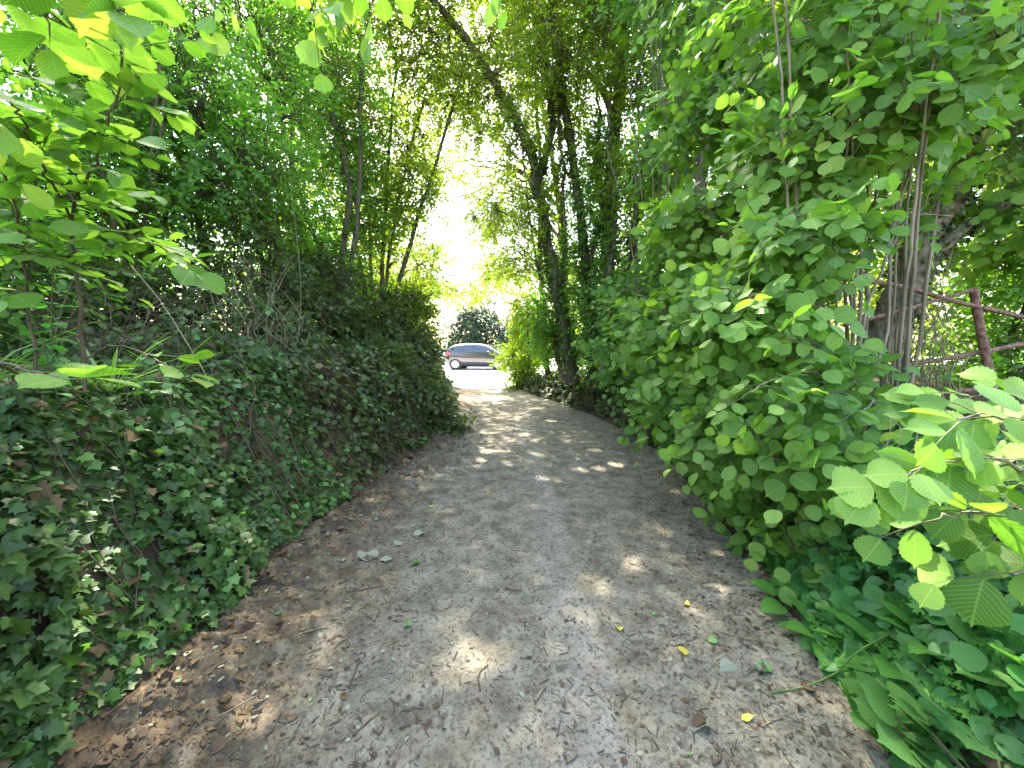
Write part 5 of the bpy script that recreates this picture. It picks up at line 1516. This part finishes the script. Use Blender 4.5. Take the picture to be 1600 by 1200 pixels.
# litter too small and many to count
g = G()
n = 15000
y = .9 + 9 * r_.random(n) ** 1.7
u = np.where(r_.random(n) < .6, np.where(r_.random(n) < .62, .32 * np.abs(r_.normal(size=n)) * .6, 1 - .3 * np.abs(r_.normal(size=n)) * .6), r_.random(n)).clip(.0, 1)
x = edgeL(y) + (edgeR(y) - edgeL(y)) * u
P = np.stack([x, y, path_height(x, y) + .004], -1)
a = r_.uniform(0, 6.28, n)
D = np.stack([np.cos(a), np.sin(a), .15 * r_.normal(size=n)], -1)
half = n * 2 // 3
cls = r_.random(n)
for mi, (lo, hi) in enumerate(((0, .30), (.30, .36), (.36, .372))):
    k = (cls >= lo) & (cls < hi)
    leaves(g, P[k], D[k], np.array([0, 0, 1.0]) + .3 * r_.normal(size=(k.sum(), 3)), (.008 + .026 * r_.random(k.sum()) ** 2), T_OVAL, mi, 760 + mi, .4, holes=False)
k = cls >= .68
L_ = r_.uniform(.012, .06, k.sum())[:, None]
tubes(g, bez(P[k], P[k] + D[k] * L_ * .5 + r_.normal(size=(k.sum(), 3)) * L_ * .12 * [1, 1, .15], P[k] + D[k] * L_ * [1, 1, .1], 4), np.full((k.sum(), 4), .0016) * r_.uniform(.6, 1.7, (k.sum(), 1)), 4, 3)
n2 = 700
y = 1.0 + 6 * r_.random(n2) ** 1.6; x = edgeL(y) - .05 + .16 * r_.normal(size=n2)
P = np.stack([x, y, ground_z(x, y) + .012], -1); a = r_.uniform(0, 6.28, n2)
leaves(g, P, np.stack([np.cos(a), np.sin(a), .25 * r_.normal(size=n2)], -1), np.array([.4, 0, 1.0]) + .4 * r_.normal(size=(n2, 3)), .012 + .045 * r_.random(n2) ** 2, T_HAZ_LO, 0, 790, holes=False)
tag(g.build('leaf_litter', [M['bleaf'], M['pleaf'], M['gleaf'], M['twig']]), 'crumbled leaves and bits of twig trodden into the path', 'litter', kind='stuff')
# clods of earth along the left edge and crumbs on the path
M['clod'] = plain('earth_clod', (.055, .035, .018), .95, 0, .15, 0, 1, 30, (.16, .108, .056), .9)
M['crumb'] = plain('grey_crumb', (.08, .066, .05), .95, 0, .15, 0, 1, 9, (.20, .172, .135), .7)
ico = np.array([(0, 0, 1), (.89, 0, .45), (.28, .85, .45), (-.72, .53, .45), (-.72, -.53, .45), (.28, -.85, .45), (.72, .53, -.45), (-.28, .85, -.45), (-.89, 0, -.45), (-.28, -.85, -.45), (.72, -.53, -.45), (0, 0, -1)])
icf = np.array([(0, 1, 2), (0, 2, 3), (0, 3, 4), (0, 4, 5), (0, 5, 1), (1, 6, 2), (2, 7, 3), (3, 8, 4), (4, 9, 5), (5, 10, 1), (6, 7, 2), (7, 8, 3), (8, 9, 4), (9, 10, 5), (10, 6, 1), (11, 7, 6), (11, 8, 7), (11, 9, 8), (11, 10, 9), (11, 6, 10)])
def crumbs(n, xf, s0, s1, mat, name, label, seed):
    r_ = rng(seed)
    y = 1.0 + 6 * r_.random(n) ** 1.8
    x = xf(y, r_)
    s = s0 + (s1 - s0) * r_.random(n) ** 3
    V = ico[None] * (1 + .42 * r_.normal(size=(n, 12, 1))).clip(.35, 1.8) * (s[:, None] * np.stack([np.ones(n), r_.uniform(.6, 1.2, n), r_.uniform(.35, .7, n)], -1))[:, None]
    a = r_.uniform(0, 6.28, n); ca, sa = np.cos(a)[:, None], np.sin(a)[:, None]
    V = np.stack([V[..., 0] * ca - V[..., 1] * sa, V[..., 0] * sa + V[..., 1] * ca, V[..., 2]], -1)
    V += np.stack([x, y, ground_z(x, y) + s * .12], -1)[:, None]
    L = icf.ravel()[None] + (np.arange(n) * 12)[:, None]
    g = G(); g.add(V, L, np.full(n * 20, 3)); tag(g.build(name, M[mat], smooth=False), label, 'soil', kind='stuff')
crumbs(3200, lambda y, r: edgeL(y) + .26 * r.normal(size=len(y)) + .02, .003, .024, 'clod', 'dirt', 'brown clods of earth fallen from the left bank', 801)
crumbs(2600, lambda y, r: edgeL(y) + (edgeR(y) - edgeL(y)) * r.random(len(y)), .002, .011, 'crumb', 'gravel', 'grey crumbs and grit scattered over the path', 802)
